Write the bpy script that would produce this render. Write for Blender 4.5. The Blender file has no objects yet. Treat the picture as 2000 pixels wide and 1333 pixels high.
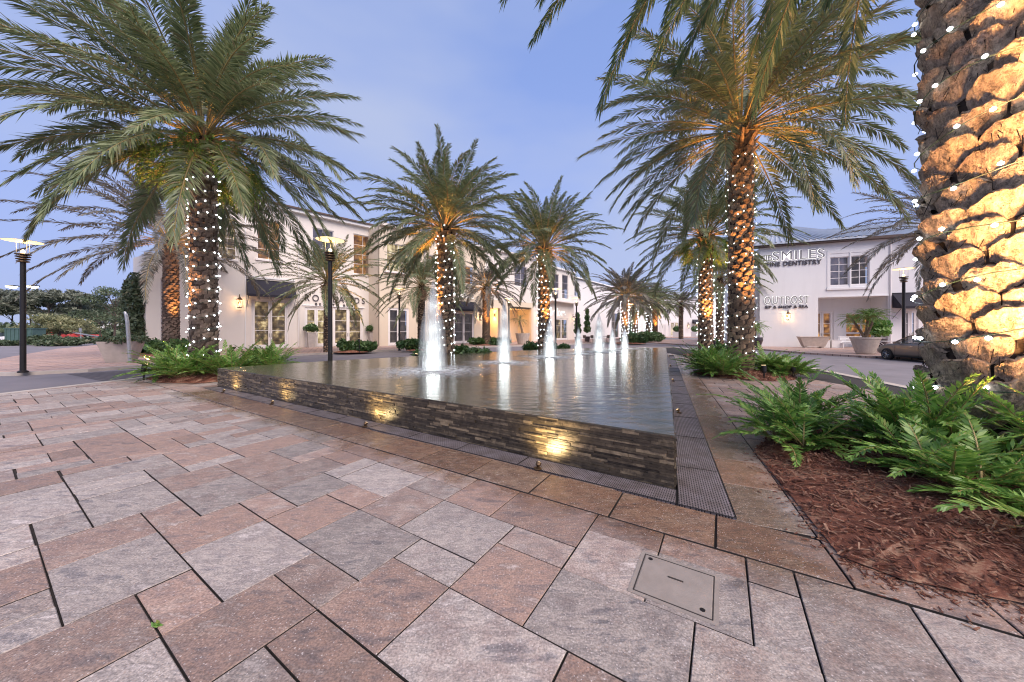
import bpy, math, random
import numpy as np
from mathutils import Vector, Matrix
SC = bpy.context.scene
COL = SC.collection
R = math.radians
rng = np.random.default_rng(7)
random.seed(7)
H, F, HZ = 1.5, 660.0, 647.0          # eye height, focal length and horizon line of the 2000 px photograph

# ------------------------------------------------------------------ camera, sky, sun
cd = bpy.data.cameras.new('camera'); cam = bpy.data.objects.new('camera', cd); COL.objects.link(cam)
cam.location = (0, 0, H); cam.rotation_euler = (R(90), 0, 0)
cd.sensor_width = 36; cd.lens = 36 * F / 2000; cd.shift_y = -(666.5 - HZ) / 2000
cd.clip_start = 0.05; cd.clip_end = 2000
SC.camera = cam

w = bpy.data.worlds.new('World'); SC.world = w; w.use_nodes = True
nt = w.node_tree; N = nt.nodes; L = nt.links; N.clear()
out = N.new('ShaderNodeOutputWorld'); bg = N.new('ShaderNodeBackground'); bg.inputs[1].default_value = 1.0
tc = N.new('ShaderNodeTexCoord'); sep = N.new('ShaderNodeSeparateXYZ'); L.new(tc.outputs['Generated'], sep.inputs[0])
ramp = N.new('ShaderNodeValToRGB'); L.new(sep.outputs[2], ramp.inputs[0])
cr = ramp.color_ramp
cr.elements[0].position = 0.0; cr.elements[0].color = (.28, .34, .58, 1)
cr.elements[1].position = 1.0; cr.elements[1].color = (.15, .225, .47, 1)
for p, c in ((.12, (.28, .36, .65)), (.35, (.245, .33, .63)), (.6, (.19, .275, .56))):
    e = cr.elements.new(p); e.color = (*c, 1)
mp = N.new('ShaderNodeMapping'); mp.inputs['Scale'].default_value = (1.1, 1.1, 3.2); L.new(tc.outputs['Generated'], mp.inputs[0])
nz = N.new('ShaderNodeTexNoise'); nz.inputs['Scale'].default_value = 1.3; nz.inputs['Detail'].default_value = 4; nz.inputs['Roughness'].default_value = .45
L.new(mp.outputs[0], nz.inputs[0])
r2 = N.new('ShaderNodeValToRGB'); L.new(nz.outputs[0], r2.inputs[0])
r2.color_ramp.elements[0].position = .38; r2.color_ramp.elements[0].color = (.0, .0, .0, 1)
r2.color_ramp.elements[1].position = .68; r2.color_ramp.elements[1].color = (.85, .85, .85, 1)
mx = N.new('ShaderNodeMixRGB'); mx.inputs[2].default_value = (.35, .40, .56, 1)
L.new(r2.outputs[0], mx.inputs[0]); L.new(ramp.outputs[0], mx.inputs[1]); L.new(mx.outputs[0], bg.inputs[0]); L.new(bg.outputs[0], out.inputs[0])

sd = bpy.data.lights.new('sun', 'SUN'); sd.energy = 3.5; sd.angle = R(60); sd.color = (1, .84, .74)
sun = bpy.data.objects.new('sun', sd); COL.objects.link(sun)
sun.rotation_euler = Vector((.42, -.55, .80)).to_track_quat('Z', 'Y').to_euler()
SC.view_settings.view_transform = 'Standard'; SC.view_settings.look = 'None'; SC.view_settings.gamma = 1; SC.view_settings.exposure = 0.54
SC.cycles.use_denoising = True; SC.cycles.filter_width = 1.1
SC.cycles.max_bounces = 6; SC.cycles.diffuse_bounces = 3; SC.cycles.glossy_bounces = 3; SC.cycles.transparent_max_bounces = 24
SC.cycles.transmission_bounces = 3; SC.cycles.caustics_reflective = False; SC.cycles.caustics_refractive = False
SC.cycles.sample_clamp_indirect = 4

# ------------------------------------------------------------------ helpers
def at(px, Y, py=None):
    "point at image column px and depth Y; height from image row py"
    return Vector(((px - 1000) / F * Y, Y, 0 if py is None else H + (HZ - py) * Y / F))
def gp(px, py, z=0):
    Y = F * (H - z) / (py - HZ); return Vector(((px - 1000) / F * Y, Y, z))

class MB:
    def __init__(s): s.v = []; s.f = []; s.c = []; s.mi = []
    def add(s, vs, fs, col=None, mi=0):
        b = len(s.v); s.v.extend([tuple(v) for v in vs]); s.f.extend([tuple(i + b for i in f) for f in fs])
        if col is not None: s.c.extend([col] * len(vs))
        s.mi.extend([mi] * len(fs)); return s
    def hexa(s, p, col=None, mi=0):      # 8 points, bottom ring then top ring
        return s.add(p, [(3, 2, 1, 0), (4, 5, 6, 7), (0, 1, 5, 4), (1, 2, 6, 5), (2, 3, 7, 6), (3, 0, 4, 7)], col, mi)
    def box(s, c, d, rz=0, col=None, mi=0):
        cx, cy, cz = c; dx, dy, dz = d[0] / 2, d[1] / 2, d[2] / 2; ca, sa = math.cos(rz), math.sin(rz); p = []
        for z in (-dz, dz):
            for x, y in ((-dx, -dy), (dx, -dy), (dx, dy), (-dx, dy)):
                p.append((cx + x * ca - y * sa, cy + x * sa + y * ca, cz + z))
        return s.hexa(p, col, mi)
    def lathe(s, prof, n=16, c=(0, 0, 0), col=None, mi=0, cap=True, sq=None):
        vs = []; fs = []
        for r, z in prof:
            for k in range(n):
                a = 2 * math.pi * (k + (.5 if sq else 0)) / n; vs.append((c[0] + r * math.cos(a), c[1] + r * math.sin(a), c[2] + z))
        m = len(prof)
        for i in range(m - 1):
            for k in range(n):
                k2 = (k + 1) % n; fs.append((i * n + k, i * n + k2, (i + 1) * n + k2, (i + 1) * n + k))
        if cap: fs.append(tuple(range(n - 1, -1, -1))); fs.append(tuple((m - 1) * n + k for k in range(n)))
        return s.add(vs, fs, col, mi)
    def tube(s, pts, rad, n=6, col=None, mi=0):
        pts = [Vector(p) for p in pts]; m = len(pts); rad = rad if isinstance(rad, (list, tuple)) else [rad] * m
        vs = []; fs = []
        for i, p in enumerate(pts):
            t = (pts[min(i + 1, m - 1)] - pts[max(i - 1, 0)]).normalized()
            a = t.cross(Vector((0, 0, 1)) if abs(t.z) < .9 else Vector((1, 0, 0))).normalized(); b = t.cross(a)
            for k in range(n):
                an = 2 * math.pi * k / n; q = p + (a * math.cos(an) + b * math.sin(an)) * rad[i]; vs.append(tuple(q))
        for i in range(m - 1):
            for k in range(n):
                k2 = (k + 1) % n; fs.append((i * n + k, (i + 1) * n + k, (i + 1) * n + k2, i * n + k2))
        fs.append(tuple(range(n))); fs.append(tuple((m - 1) * n + k for k in range(n - 1, -1, -1)))
        return s.add(vs, fs, col, mi)
    def poly(s, pts, z0, z1, col=None, mi=0):   # extruded polygon
        n = len(pts); vs = [(p[0], p[1], z0) for p in pts] + [(p[0], p[1], z1) for p in pts]
        ar = sum(pts[i][0] * pts[(i + 1) % n][1] - pts[(i + 1) % n][0] * pts[i][1] for i in range(n))
        if ar < 0: pts = pts[::-1]; vs = [(p[0], p[1], z0) for p in pts] + [(p[0], p[1], z1) for p in pts]
        fs = [tuple(range(n - 1, -1, -1)), tuple(range(n, 2 * n))] + [(i, (i + 1) % n, n + (i + 1) % n, n + i) for i in range(n)]
        return s.add(vs, fs, col, mi)
    def build(s, name, mat, parent=None, smooth=False, attr='tint', off=None):
        me = bpy.data.meshes.new(name); me.from_pydata(s.v, [], s.f)
        if s.c:
            a = me.color_attributes.new(attr, 'FLOAT_COLOR', 'POINT'); arr = np.ones((len(s.v), 4), np.float32); cc = np.array(s.c, np.float32); arr[:, :cc.shape[1]] = cc
            a.data.foreach_set('color', arr.ravel())
        return fin(me, name, mat, parent, smooth, s.mi if any(s.mi) else None, off)

def fin(me, name, mat, parent, smooth=False, mi=None, off=None):
    for m in (mat if isinstance(mat, (list, tuple)) else [mat]): me.materials.append(m)
    if mi is not None: me.polygons.foreach_set('material_index', np.array(mi, np.int32))
    if smooth: me.polygons.foreach_set('use_smooth', np.ones(len(me.polygons), bool))
    me.update(); o = bpy.data.objects.new(name, me); COL.objects.link(o)
    if parent is not None:
        o.parent = parent
    if off is not None: o.location = off
    return o

def npmesh(name, V, Q, mat, parent=None, C=None, mi=None, smooth=False, off=None):
    V = np.asarray(V, np.float32); Q = np.asarray(Q, np.int32)
    me = bpy.data.meshes.new(name); k = Q.shape[1]
    me.vertices.add(len(V)); me.vertices.foreach_set('co', V.ravel())
    me.loops.add(Q.size); me.loops.foreach_set('vertex_index', Q.ravel())
    me.polygons.add(len(Q)); me.polygons.foreach_set('loop_start', np.arange(0, Q.size, k, dtype=np.int32))
    me.update(calc_edges=True)
    if C is not None:
        a = me.color_attributes.new('tint', 'FLOAT_COLOR', 'POINT'); arr = np.ones((len(V), 4), np.float32); arr[:, :C.shape[1]] = C; a.data.foreach_set('color', arr.ravel())
    return fin(me, name, mat, parent, smooth, mi, off)

def tag(o, label=None, cat=None, group=None, kind=None):
    if label: o['label'] = label
    if cat: o['category'] = cat
    if group: o['group'] = group
    if kind: o['kind'] = kind
    return o
def thing(name, label, cat, loc=(0, 0, 0), rz=0, group=None):
    o = bpy.data.objects.new(name, None); o.empty_display_size = .2; COL.objects.link(o); o.location = loc; o.rotation_euler = (0, 0, rz)
    return tag(o, label, cat, group)
def copy_tree(o, parent=None):
    c = o.copy(); COL.objects.link(c)
    if parent is not None: c.parent = parent
    for ch in list(o.children): copy_tree(ch, c)
    return c
def dup(root, loc, rz=None, label=None, sc=None):
    c = copy_tree(root); c.location = loc
    if rz is not None: c.rotation_euler = (0, 0, rz)
    if label: c['label'] = label
    if sc: c.scale = (sc, sc, sc)
    return c

# ------------------------------------------------------------------ materials
def newmat(name):
    m = bpy.data.materials.new(name); m.use_nodes = True; n = m.node_tree.nodes; b = n['Principled BSDF']
    return m, m.node_tree, b
def node(nt, typ, **kw):
    n = nt.nodes.new(typ)
    for k, v in kw.items():
        if k.startswith('i_'):
            n.inputs[k[2:].replace('_', ' ')].default_value = v
        else: setattr(n, k, v)
    return n
def rampn(nt, src, stops):
    r = nt.nodes.new('ShaderNodeValToRGB'); e = r.color_ramp.elements
    e[0].position = stops[0][0]; e[0].color = (*stops[0][1], 1); e[1].position = stops[-1][0]; e[1].color = (*stops[-1][1], 1)
    for p, c in stops[1:-1]: q = e.new(p); q.color = (*c, 1)
    nt.links.new(src, r.inputs[0]); return r
def g3(v): return (v, v, v)
def math_n(nt, op, a, b=None, clamp=False):
    m = nt.nodes.new('ShaderNodeMath'); m.operation = op; m.use_clamp = clamp
    for i, x in enumerate((a, b)):
        if x is None: continue
        if isinstance(x, (int, float)): m.inputs[i].default_value = x
        else: nt.links.new(x, m.inputs[i])
    return m.outputs[0]
def mixc(nt, fac, a, b, mode='MIX'):
    m = nt.nodes.new('ShaderNodeMixRGB'); m.blend_type = mode
    for i, x in enumerate((fac, a, b)):
        if isinstance(x, (int, float)): m.inputs[i].default_value = x
        elif isinstance(x, tuple): m.inputs[i].default_value = (*x, 1)
        else: nt.links.new(x, m.inputs[i])
    return m.outputs[0]
def bump(nt, b, h, strength=.3, dist=.01):
    n = nt.nodes.new('ShaderNodeBump'); n.inputs['Strength'].default_value = strength; n.inputs['Distance'].default_value = dist
    nt.links.new(h, n.inputs['Height']); nt.links.new(n.outputs[0], b.inputs['Normal']); return n
def simple(name, col, rough=.6, metal=0, var=.12, scale=4, bmp=.15, bd=.005, spec=.5):
    m, nt, b = newmat(name)
    tc = node(nt, 'ShaderNodeTexCoord'); nz = node(nt, 'ShaderNodeTexNoise', i_Scale=scale, i_Detail=6.0, i_Roughness=.6)
    nt.links.new(tc.outputs['Object'], nz.inputs[0])
    lo = tuple(max(0, c * (1 - var)) for c in col); hi = tuple(c * (1 + var) for c in col)
    r = rampn(nt, nz.outputs[0], [(.3, lo), (.7, hi)]); nt.links.new(r.outputs[0], b.inputs['Base Color'])
    b.inputs['Roughness'].default_value = rough; b.inputs['Metallic'].default_value = metal; b.inputs['Specular IOR Level'].default_value = spec
    if bmp:
        n2 = node(nt, 'ShaderNodeTexNoise', i_Scale=scale * 14, i_Detail=4.0); nt.links.new(tc.outputs['Object'], n2.inputs[0]); bump(nt, b, n2.outputs[0], bmp, bd)
    return m
def emis(name, col, s, sampling='AUTO'):
    m, nt, b = newmat(name); b.inputs['Base Color'].default_value = (*[min(1, c) for c in col], 1); b.inputs['Emission Color'].default_value = (*col, 1); b.inputs['Emission Strength'].default_value = s
    m.cycles.emission_sampling = sampling; return m

E1 = (.848, -.53); E2 = (.53, .848)                       # the two joint directions of the plaza paving
RD = (.4113, .9115); RN = (.9115, -.4113)                 # along the pool's right side, and outwards from it
P0 = (1.544, 3.214)

def paver_mat():
    m, nt, b = newmat('paver_concrete'); tc = node(nt, 'ShaderNodeTexCoord'); at_ = node(nt, 'ShaderNodeAttribute', attribute_name='tint')
    sx = node(nt, 'ShaderNodeSeparateColor'); nt.links.new(at_.outputs[0], sx.inputs[0])
    off = node(nt, 'ShaderNodeVectorMath', operation='SCALE'); off.inputs['Scale'].default_value = 37; nt.links.new(at_.outputs[0], off.inputs[0])
    add = node(nt, 'ShaderNodeVectorMath', operation='ADD'); nt.links.new(tc.outputs['Object'], add.inputs[0]); nt.links.new(off.outputs[0], add.inputs[1])
    mp = node(nt, 'ShaderNodeMapping'); mp.inputs['Rotation'].default_value = (0, 0, R(32)); mp.inputs['Scale'].default_value = (1.1, 3.0, 1); nt.links.new(add.outputs[0], mp.inputs[0])
    n1 = node(nt, 'ShaderNodeTexNoise', i_Scale=3.0, i_Detail=10.0, i_Roughness=.76, i_Distortion=.35); nt.links.new(mp.outputs[0], n1.inputs[0])
    n2 = node(nt, 'ShaderNodeTexNoise', i_Scale=7.0, i_Detail=5.0, i_Roughness=.6); nt.links.new(add.outputs[0], n2.inputs[0])
    # red slabs, pale slabs, grey slabs; each marbled
    red = rampn(nt, n1.outputs[0], [(.28, (.11, .095, .095)), (.40, (.24, .18, .16)), (.49, (.38, .255, .20)), (.56, (.25, .18, .15)), (.66, (.45, .37, .335)), (.75, (.52, .46, .43))])
    pale = rampn(nt, n1.outputs[0], [(.28, (.10, .10, .105)), (.39, (.24, .22, .22)), (.48, (.46, .40, .36)), (.55, (.27, .24, .225)), (.64, (.52, .46, .43)), (.74, (.60, .55, .53))])
    c = mixc(nt, rampn(nt, math_n(nt, 'ADD', sx.outputs[0], math_n(nt, 'MULTIPLY', math_n(nt, 'SUBTRACT', n2.outputs[0], .5), .9)), [(.24, g3(0)), (.74, g3(1))]).outputs[0], red.outputs[0], pale.outputs[0])
    c = mixc(nt, math_n(nt, 'MULTIPLY', rampn(nt, n2.outputs[0], [(.35, g3(1)), (.6, g3(0))]).outputs[0], .35), c, (.17, .14, .145))
    br = rampn(nt, sx.outputs[1], [(0, g3(.76)), (1, g3(1.16))]); c = mixc(nt, 1.0, c, br.outputs[0], 'MULTIPLY')
    # ground stone chips
    v = node(nt, 'ShaderNodeTexVoronoi', i_Scale=70.0); nt.links.new(tc.outputs['Object'], v.inputs[0])
    sv = node(nt, 'ShaderNodeSeparateColor'); nt.links.new(v.outputs['Color'], sv.inputs[0])
    chip = math_n(nt, 'MULTIPLY', rampn(nt, v.outputs['Distance'], [(.18, g3(1)), (.28, g3(0))]).outputs[0], rampn(nt, sv.outputs[0], [(.70, g3(0)), (.73, g3(1))]).outputs[0])
    v3 = node(nt, 'ShaderNodeTexVoronoi', i_Scale=40.0); nt.links.new(tc.outputs['Object'], v3.inputs[0])
    sv3 = node(nt, 'ShaderNodeSeparateColor'); nt.links.new(v3.outputs['Color'], sv3.inputs[0])
    chip2 = math_n(nt, 'MULTIPLY', rampn(nt, v3.outputs['Distance'], [(.13, g3(1)), (.2, g3(0))]).outputs[0], rampn(nt, sv3.outputs[0], [(.80, g3(0)), (.82, g3(1))]).outputs[0])
    chips = math_n(nt, 'MAXIMUM', chip, chip2)
    v2 = node(nt, 'ShaderNodeTexNoise', i_Scale=90.0, i_Detail=5.0); nt.links.new(tc.outputs['Object'], v2.inputs[0])
    c = mixc(nt, .36, c, rampn(nt, v2.outputs[0], [(.35, g3(.12)), (.65, g3(.9))]).outputs[0], 'OVERLAY')
    # wet band beside the fountain: distance to its front and right walls
    geo = node(nt, 'ShaderNodeNewGeometry')
    def dist(d, o):
        vm = node(nt, 'ShaderNodeVectorMath', operation='DOT_PRODUCT'); nt.links.new(geo.outputs['Position'], vm.inputs[0]); vm.inputs[1].default_value = (d[0], d[1], 0)
        return math_n(nt, 'SUBTRACT', vm.outputs['Value'], o)
    nw = node(nt, 'ShaderNodeTexNoise', i_Scale=2.4, i_Detail=6.0, i_Roughness=.65); nt.links.new(geo.outputs['Position'], nw.inputs[0])
    wob = math_n(nt, 'MULTIPLY', math_n(nt, 'SUBTRACT', nw.outputs[0], .5), 1.1)
    vv = dist(E2, 0.0); nn = dist(RN, P0[0] * RN[0] + P0[1] * RN[1]); uu = dist(E1, 0.0)
    wf = rampn(nt, math_n(nt, 'ADD', vv, wob), [(0, g3(0)), (1, g3(1))]).outputs[0]
    wfront = math_n(nt, 'SUBTRACT', math_n(nt, 'ADD', vv, wob), 2.42, False); wfront = math_n(nt, 'MULTIPLY', wfront, 3.0, True)
    a1 = math_n(nt, 'MULTIPLY', math_n(nt, 'SUBTRACT', 1.12, math_n(nt, 'ADD', nn, wob)), 2.4, True)
    a2 = math_n(nt, 'MULTIPLY', math_n(nt, 'ADD', uu, 11.8), 1.0, True)
    wet = math_n(nt, 'MULTIPLY', math_n(nt, 'MULTIPLY', wfront, a1), a2)
    wetv = math_n(nt, 'MULTIPLY', wet, .62)
    dark = mixc(nt, 1.0, c, (.66, .55, .43), 'MULTIPLY'); c = mixc(nt, wet, c, dark)
    c = mixc(nt, math_n(nt, 'MULTIPLY', chips, .5), c, (.74, .68, .66))
    nt.links.new(c, b.inputs['Base Color'])
    rr = mixc(nt, wet, g3(.62), rampn(nt, n2.outputs[0], [(.3, g3(.06)), (.7, g3(.26))]).outputs[0]); nt.links.new(rr, b.inputs['Roughness'])
    hb = math_n(nt, 'ADD', math_n(nt, 'MULTIPLY', n1.outputs[0], 1.2), math_n(nt, 'MULTIPLY', v2.outputs[0], .25))
    rip = node(nt, 'ShaderNodeTexNoise', i_Scale=9.0, i_Detail=3.0, i_Distortion=1.2); nt.links.new(mp.outputs[0], rip.inputs[0])
    hb = math_n(nt, 'ADD', hb, math_n(nt, 'MULTIPLY', rip.outputs[0], wet))
    bump(nt, b, hb, .55, .012)
    return m

def brick_mat(name, c1, c2, mortar, sx, sy, rot=0, rough=.7, ms=.02):
    m, nt, b = newmat(name); tc = node(nt, 'ShaderNodeTexCoord'); mp = node(nt, 'ShaderNodeMapping'); mp.inputs['Rotation'].default_value = (0, 0, rot)
    nt.links.new(tc.outputs['Object'], mp.inputs[0]); br = node(nt, 'ShaderNodeTexBrick'); nt.links.new(mp.outputs[0], br.inputs[0])
    br.inputs['Color1'].default_value = (*c1, 1); br.inputs['Color2'].default_value = (*c2, 1); br.inputs['Mortar'].default_value = (*mortar, 1)
    br.inputs['Scale'].default_value = 1; br.inputs['Mortar Size'].default_value = ms; br.inputs['Brick Width'].default_value = sx; br.inputs['Row Height'].default_value = sy
    nz = node(nt, 'ShaderNodeTexNoise', i_Scale=1.3, i_Detail=6.0); nt.links.new(tc.outputs['Object'], nz.inputs[0])
    c = mixc(nt, .45, br.outputs[0], rampn(nt, nz.outputs[0], [(.3, g3(.3)), (.7, g3(.75))]).outputs[0], 'OVERLAY'); nt.links.new(c, b.inputs['Base Color']); b.inputs['Roughness'].default_value = rough
    bump(nt, b, math_n(nt, 'SUBTRACT', 1.0, br.outputs['Fac']), .4, .01); return m

def leaf_mat(name, dark, light, dry, trans=.25, rough=.42):
    m, nt, b = newmat(name); at_ = node(nt, 'ShaderNodeAttribute', attribute_name='tint'); sx = node(nt, 'ShaderNodeSeparateColor'); nt.links.new(at_.outputs[0], sx.inputs[0])
    c = mixc(nt, sx.outputs[0], dark, light); c = mixc(nt, sx.outputs[1], c, dry); nt.links.new(c, b.inputs['Base Color']); b.inputs['Roughness'].default_value = rough
    b.inputs['Specular IOR Level'].default_value = .6
    tr = node(nt, 'ShaderNodeBsdfTranslucent'); nt.links.new(c, tr.inputs[0]); mx = node(nt, 'ShaderNodeMixShader'); mx.inputs[0].default_value = trans
    o = nt.nodes['Material Output']; nt.links.new(b.outputs[0], mx.inputs[1]); nt.links.new(tr.outputs[0], mx.inputs[2]); nt.links.new(mx.outputs[0], o.inputs[0]); return m

def tint_mat(name, a, bb, rough=.7, bmp=.5, scale=8, bd=.01, cmid=None):
    "colour between a and bb by the vertex tint, broken up with noise"
    m, nt, b = newmat(name); at_ = node(nt, 'ShaderNodeAttribute', attribute_name='tint'); sx = node(nt, 'ShaderNodeSeparateColor'); nt.links.new(at_.outputs[0], sx.inputs[0])
    tc = node(nt, 'ShaderNodeTexCoord'); nz = node(nt, 'ShaderNodeTexNoise', i_Scale=float(scale), i_Detail=7.0, i_Roughness=.65); nt.links.new(tc.outputs['Object'], nz.inputs[0])
    f = math_n(nt, 'ADD', math_n(nt, 'MULTIPLY', sx.outputs[0], .6), math_n(nt, 'SUBTRACT', nz.outputs[0], .3), True)
    st = [(0, a), (1, bb)] if cmid is None else [(0, a), (.5, cmid), (1, bb)]
    nt.links.new(rampn(nt, f, st).outputs[0], b.inputs['Base Color']); b.inputs['Roughness'].default_value = rough
    n2 = node(nt, 'ShaderNodeTexNoise', i_Scale=scale * 5.0, i_Detail=6.0); nt.links.new(tc.outputs['Object'], n2.inputs[0]); bump(nt, b, n2.outputs[0], bmp, bd); return m

def stucco(name, col):
    m, nt, b = newmat(name); tc = node(nt, 'ShaderNodeTexCoord')
    n1 = node(nt, 'ShaderNodeTexNoise', i_Scale=.35, i_Detail=6.0, i_Roughness=.6); nt.links.new(tc.outputs['Object'], n1.inputs[0])
    mp = node(nt, 'ShaderNodeMapping'); mp.inputs['Scale'].default_value = (3, 3, .25); nt.links.new(tc.outputs['Object'], mp.inputs[0])
    n3 = node(nt, 'ShaderNodeTexNoise', i_Scale=1.0, i_Detail=5.0); nt.links.new(mp.outputs[0], n3.inputs[0])
    c = rampn(nt, n1.outputs[0], [(.3, tuple(x * .93 for x in col)), (.7, col)]).outputs[0]
    c = mixc(nt, math_n(nt, 'MULTIPLY', rampn(nt, n3.outputs[0], [(.5, g3(0)), (.8, g3(1))]).outputs[0], .25), c, tuple(x * .8 for x in col)); nt.links.new(c, b.inputs['Base Color']); b.inputs['Roughness'].default_value = .85
    n2 = node(nt, 'ShaderNodeTexNoise', i_Scale=45.0, i_Detail=4.0); nt.links.new(tc.outputs['Object'], n2.inputs[0]); bump(nt, b, n2.outputs[0], .25, .006); return m

M = {}
M['paver'] = paver_mat()
M['joint'] = simple('joint_grit', (.035, .03, .028), .9, scale=30, bmp=.6)
M['asphalt'] = simple('asphalt', (.19, .175, .19), .75, var=.16, scale=.8, bmp=.5, bd=.01)
M['roadpaver'] = brick_mat('road_pavers', (.12, .105, .11), (.09, .08, .085), (.04, .035, .035), .3, .15, R(24))
M['walkpaver'] = brick_mat('walk_pavers', (.50, .33, .26), (.40, .30, .27), (.13, .09, .08), .75, .42, R(-28), ms=.022)
M['grass'] = simple('lawn', (.05, .075, .03), .9, scale=3, var=.4)
M['kerb'] = simple('kerb_concrete', (.46, .41, .37), .75, scale=3)
M['stucco'] = stucco('white_stucco', (.80, .75, .69))
M['stucco2'] = stucco('cool_white_stucco', (.82, .82, .82))
M['cream'] = stucco('cream_stucco', (.74, .64, .50))
M['trim'] = simple('white_trim', (.82, .79, .77), .45, var=.04, bmp=0)
M['darkmetal'] = simple('dark_bronze', (.035, .032, .032), .4, .6, bmp=.05)
M['bronze'] = simple('weathered_bronze', (.14, .09, .05), .45, .8, scale=12)
M['awning'] = simple('navy_canvas', (.018, .018, .03), .85, scale=3, bmp=.2)
M['bark'] = tint_mat('palm_boots', (.05, .033, .024), (.46, .32, .20), .85, .8, 9, .02, (.22, .15, .095))
M['barkgrey'] = tint_mat('grey_palm_boots', (.04, .03, .026), (.30, .22, .17), .9, .8, 12, .02, (.15, .11, .09))
M['core'] = simple('trunk_fibre', (.045, .03, .022), .95, scale=20, var=.5, bmp=.8)
M['leaf'] = leaf_mat('palm_leaflets', (.11, .165, .08), (.34, .39, .20), (.26, .20, .12), .28, .38)
M['leafnear'] = leaf_mat('near_palm_leaflets', (.05, .12, .06), (.18, .29, .14), (.24, .22, .12), .22, .4)
M['leafgrey'] = leaf_mat('dusty_palm_leaflets', (.10, .11, .10), (.27, .26, .22), (.28, .21, .14), .25, .45)
M['rachis'] = simple('palm_midrib', (.34, .26, .11), .5, scale=6, bmp=0)
M['fern'] = leaf_mat('cycad_leaves', (.07, .22, .04), (.32, .52, .12), (.35, .33, .10), .3, .35)
M['shrub'] = leaf_mat('shrub_leaves', (.03, .085, .025), (.11, .20, .06), (.2, .2, .08), .2, .45)
M['hedge'] = leaf_mat('hedge_leaves', (.035, .06, .03), (.12, .17, .09), (.2, .17, .1), .15, .5)
M['pine'] = leaf_mat('pine_needles', (.09, .11, .09), (.19, .21, .15), (.12, .1, .07), .1, .6)
M['blossom'] = leaf_mat('pale_tree_leaves', (.10, .13, .06), (.38, .38, .20), (.5, .42, .25), .3, .5)
M['wood'] = simple('grey_branch_bark', (.12, .095, .08), .9, scale=10)
M['mulch'] = tint_mat('red_mulch', (.05, .02, .015), (.60, .40, .27), .8, .9, 40, .02, (.24, .085, .05))
M['slate'] = tint_mat('wet_slate', (.02, .017, .014), (.36, .28, .18), .22, .6, 14, .006, (.09, .072, .05))
M['concrete'] = simple('planter_concrete', (.44, .40, .37), .8, scale=3, var=.15)
M['cover'] = simple('cover_concrete', (.28, .245, .22), .8, scale=9, var=.12, bmp=.4)
M['stonepot'] = simple('stone_pot', (.50, .43, .37), .8, scale=4, var=.14, bmp=.3)
M['darkpot'] = simple('dark_glazed_pot', (.05, .04, .045), .3)
M['boxgreen'] = simple('utility_green', (.07, .13, .12), .5, scale=2)
M['red'] = simple('red_paint', (.55, .06, .05), .5)
M['galv'] = simple('galvanised_steel', (.42, .43, .44), .4, .6, scale=6)
M['roofmetal'] = simple('pale_grey_standing_seam', (.50, .53, .56), .35, .5, scale=1)
M['roofdark'] = simple('brown_eave', (.09, .06, .05), .7)
M['carpaint'] = simple('graphite_car_paint', (.20, .175, .155), .3, .55, var=.03, bmp=0)
M['tyre'] = simple('tyre_rubber', (.015, .015, .015), .85, scale=20)
M['rim'] = simple('alloy_rim', (.5, .5, .5), .25, .9, bmp=0)
M['whitepaint'] = simple('white_paint', (.75, .74, .73), .5, var=.03)
M['letter'] = simple('grey_sign_letters', (.28, .27, .27), .4, .4, bmp=0)
M['letterdark'] = simple('dark_sign_letters', (.10, .09, .10), .4, .4, bmp=0)
M['bulb'] = emis('led_bulb', (.86, .93, 1.0), 9)
M['bulbfar'] = emis('led_bulb_far', (.86, .93, 1.0), 7, 'NONE')
M['halo'] = emis('sign_halo_glow', (1, .97, .92), 1.3)
M['lampglow'] = emis('lamp_reflector', (1, .74, .38), 1.0)
M['lampcore'] = emis('lamp_bulb', (1, .72, .38), 3)
M['wire'] = simple('green_light_cord', (.02, .05, .035), .5, bmp=0)

def glass(name, tintc, tr):
    m, nt, b = newmat(name); b.inputs['Base Color'].default_value = (*tintc, 1); b.inputs['Roughness'].default_value = .04; b.inputs['Specular IOR Level'].default_value = .9
    t = node(nt, 'ShaderNodeBsdfTransparent'); mx = node(nt, 'ShaderNodeMixShader'); mx.inputs[0].default_value = tr; o = nt.nodes['Material Output']
    nt.links.new(b.outputs[0], mx.inputs[1]); nt.links.new(t.outputs[0], mx.inputs[2]); nt.links.new(mx.outputs[0], o.inputs[0]); return m
M['glass'] = glass('window_glass', (.02, .02, .025), .8)
M['carglass'] = glass('car_glass', (.02, .03, .03), .45)

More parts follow.
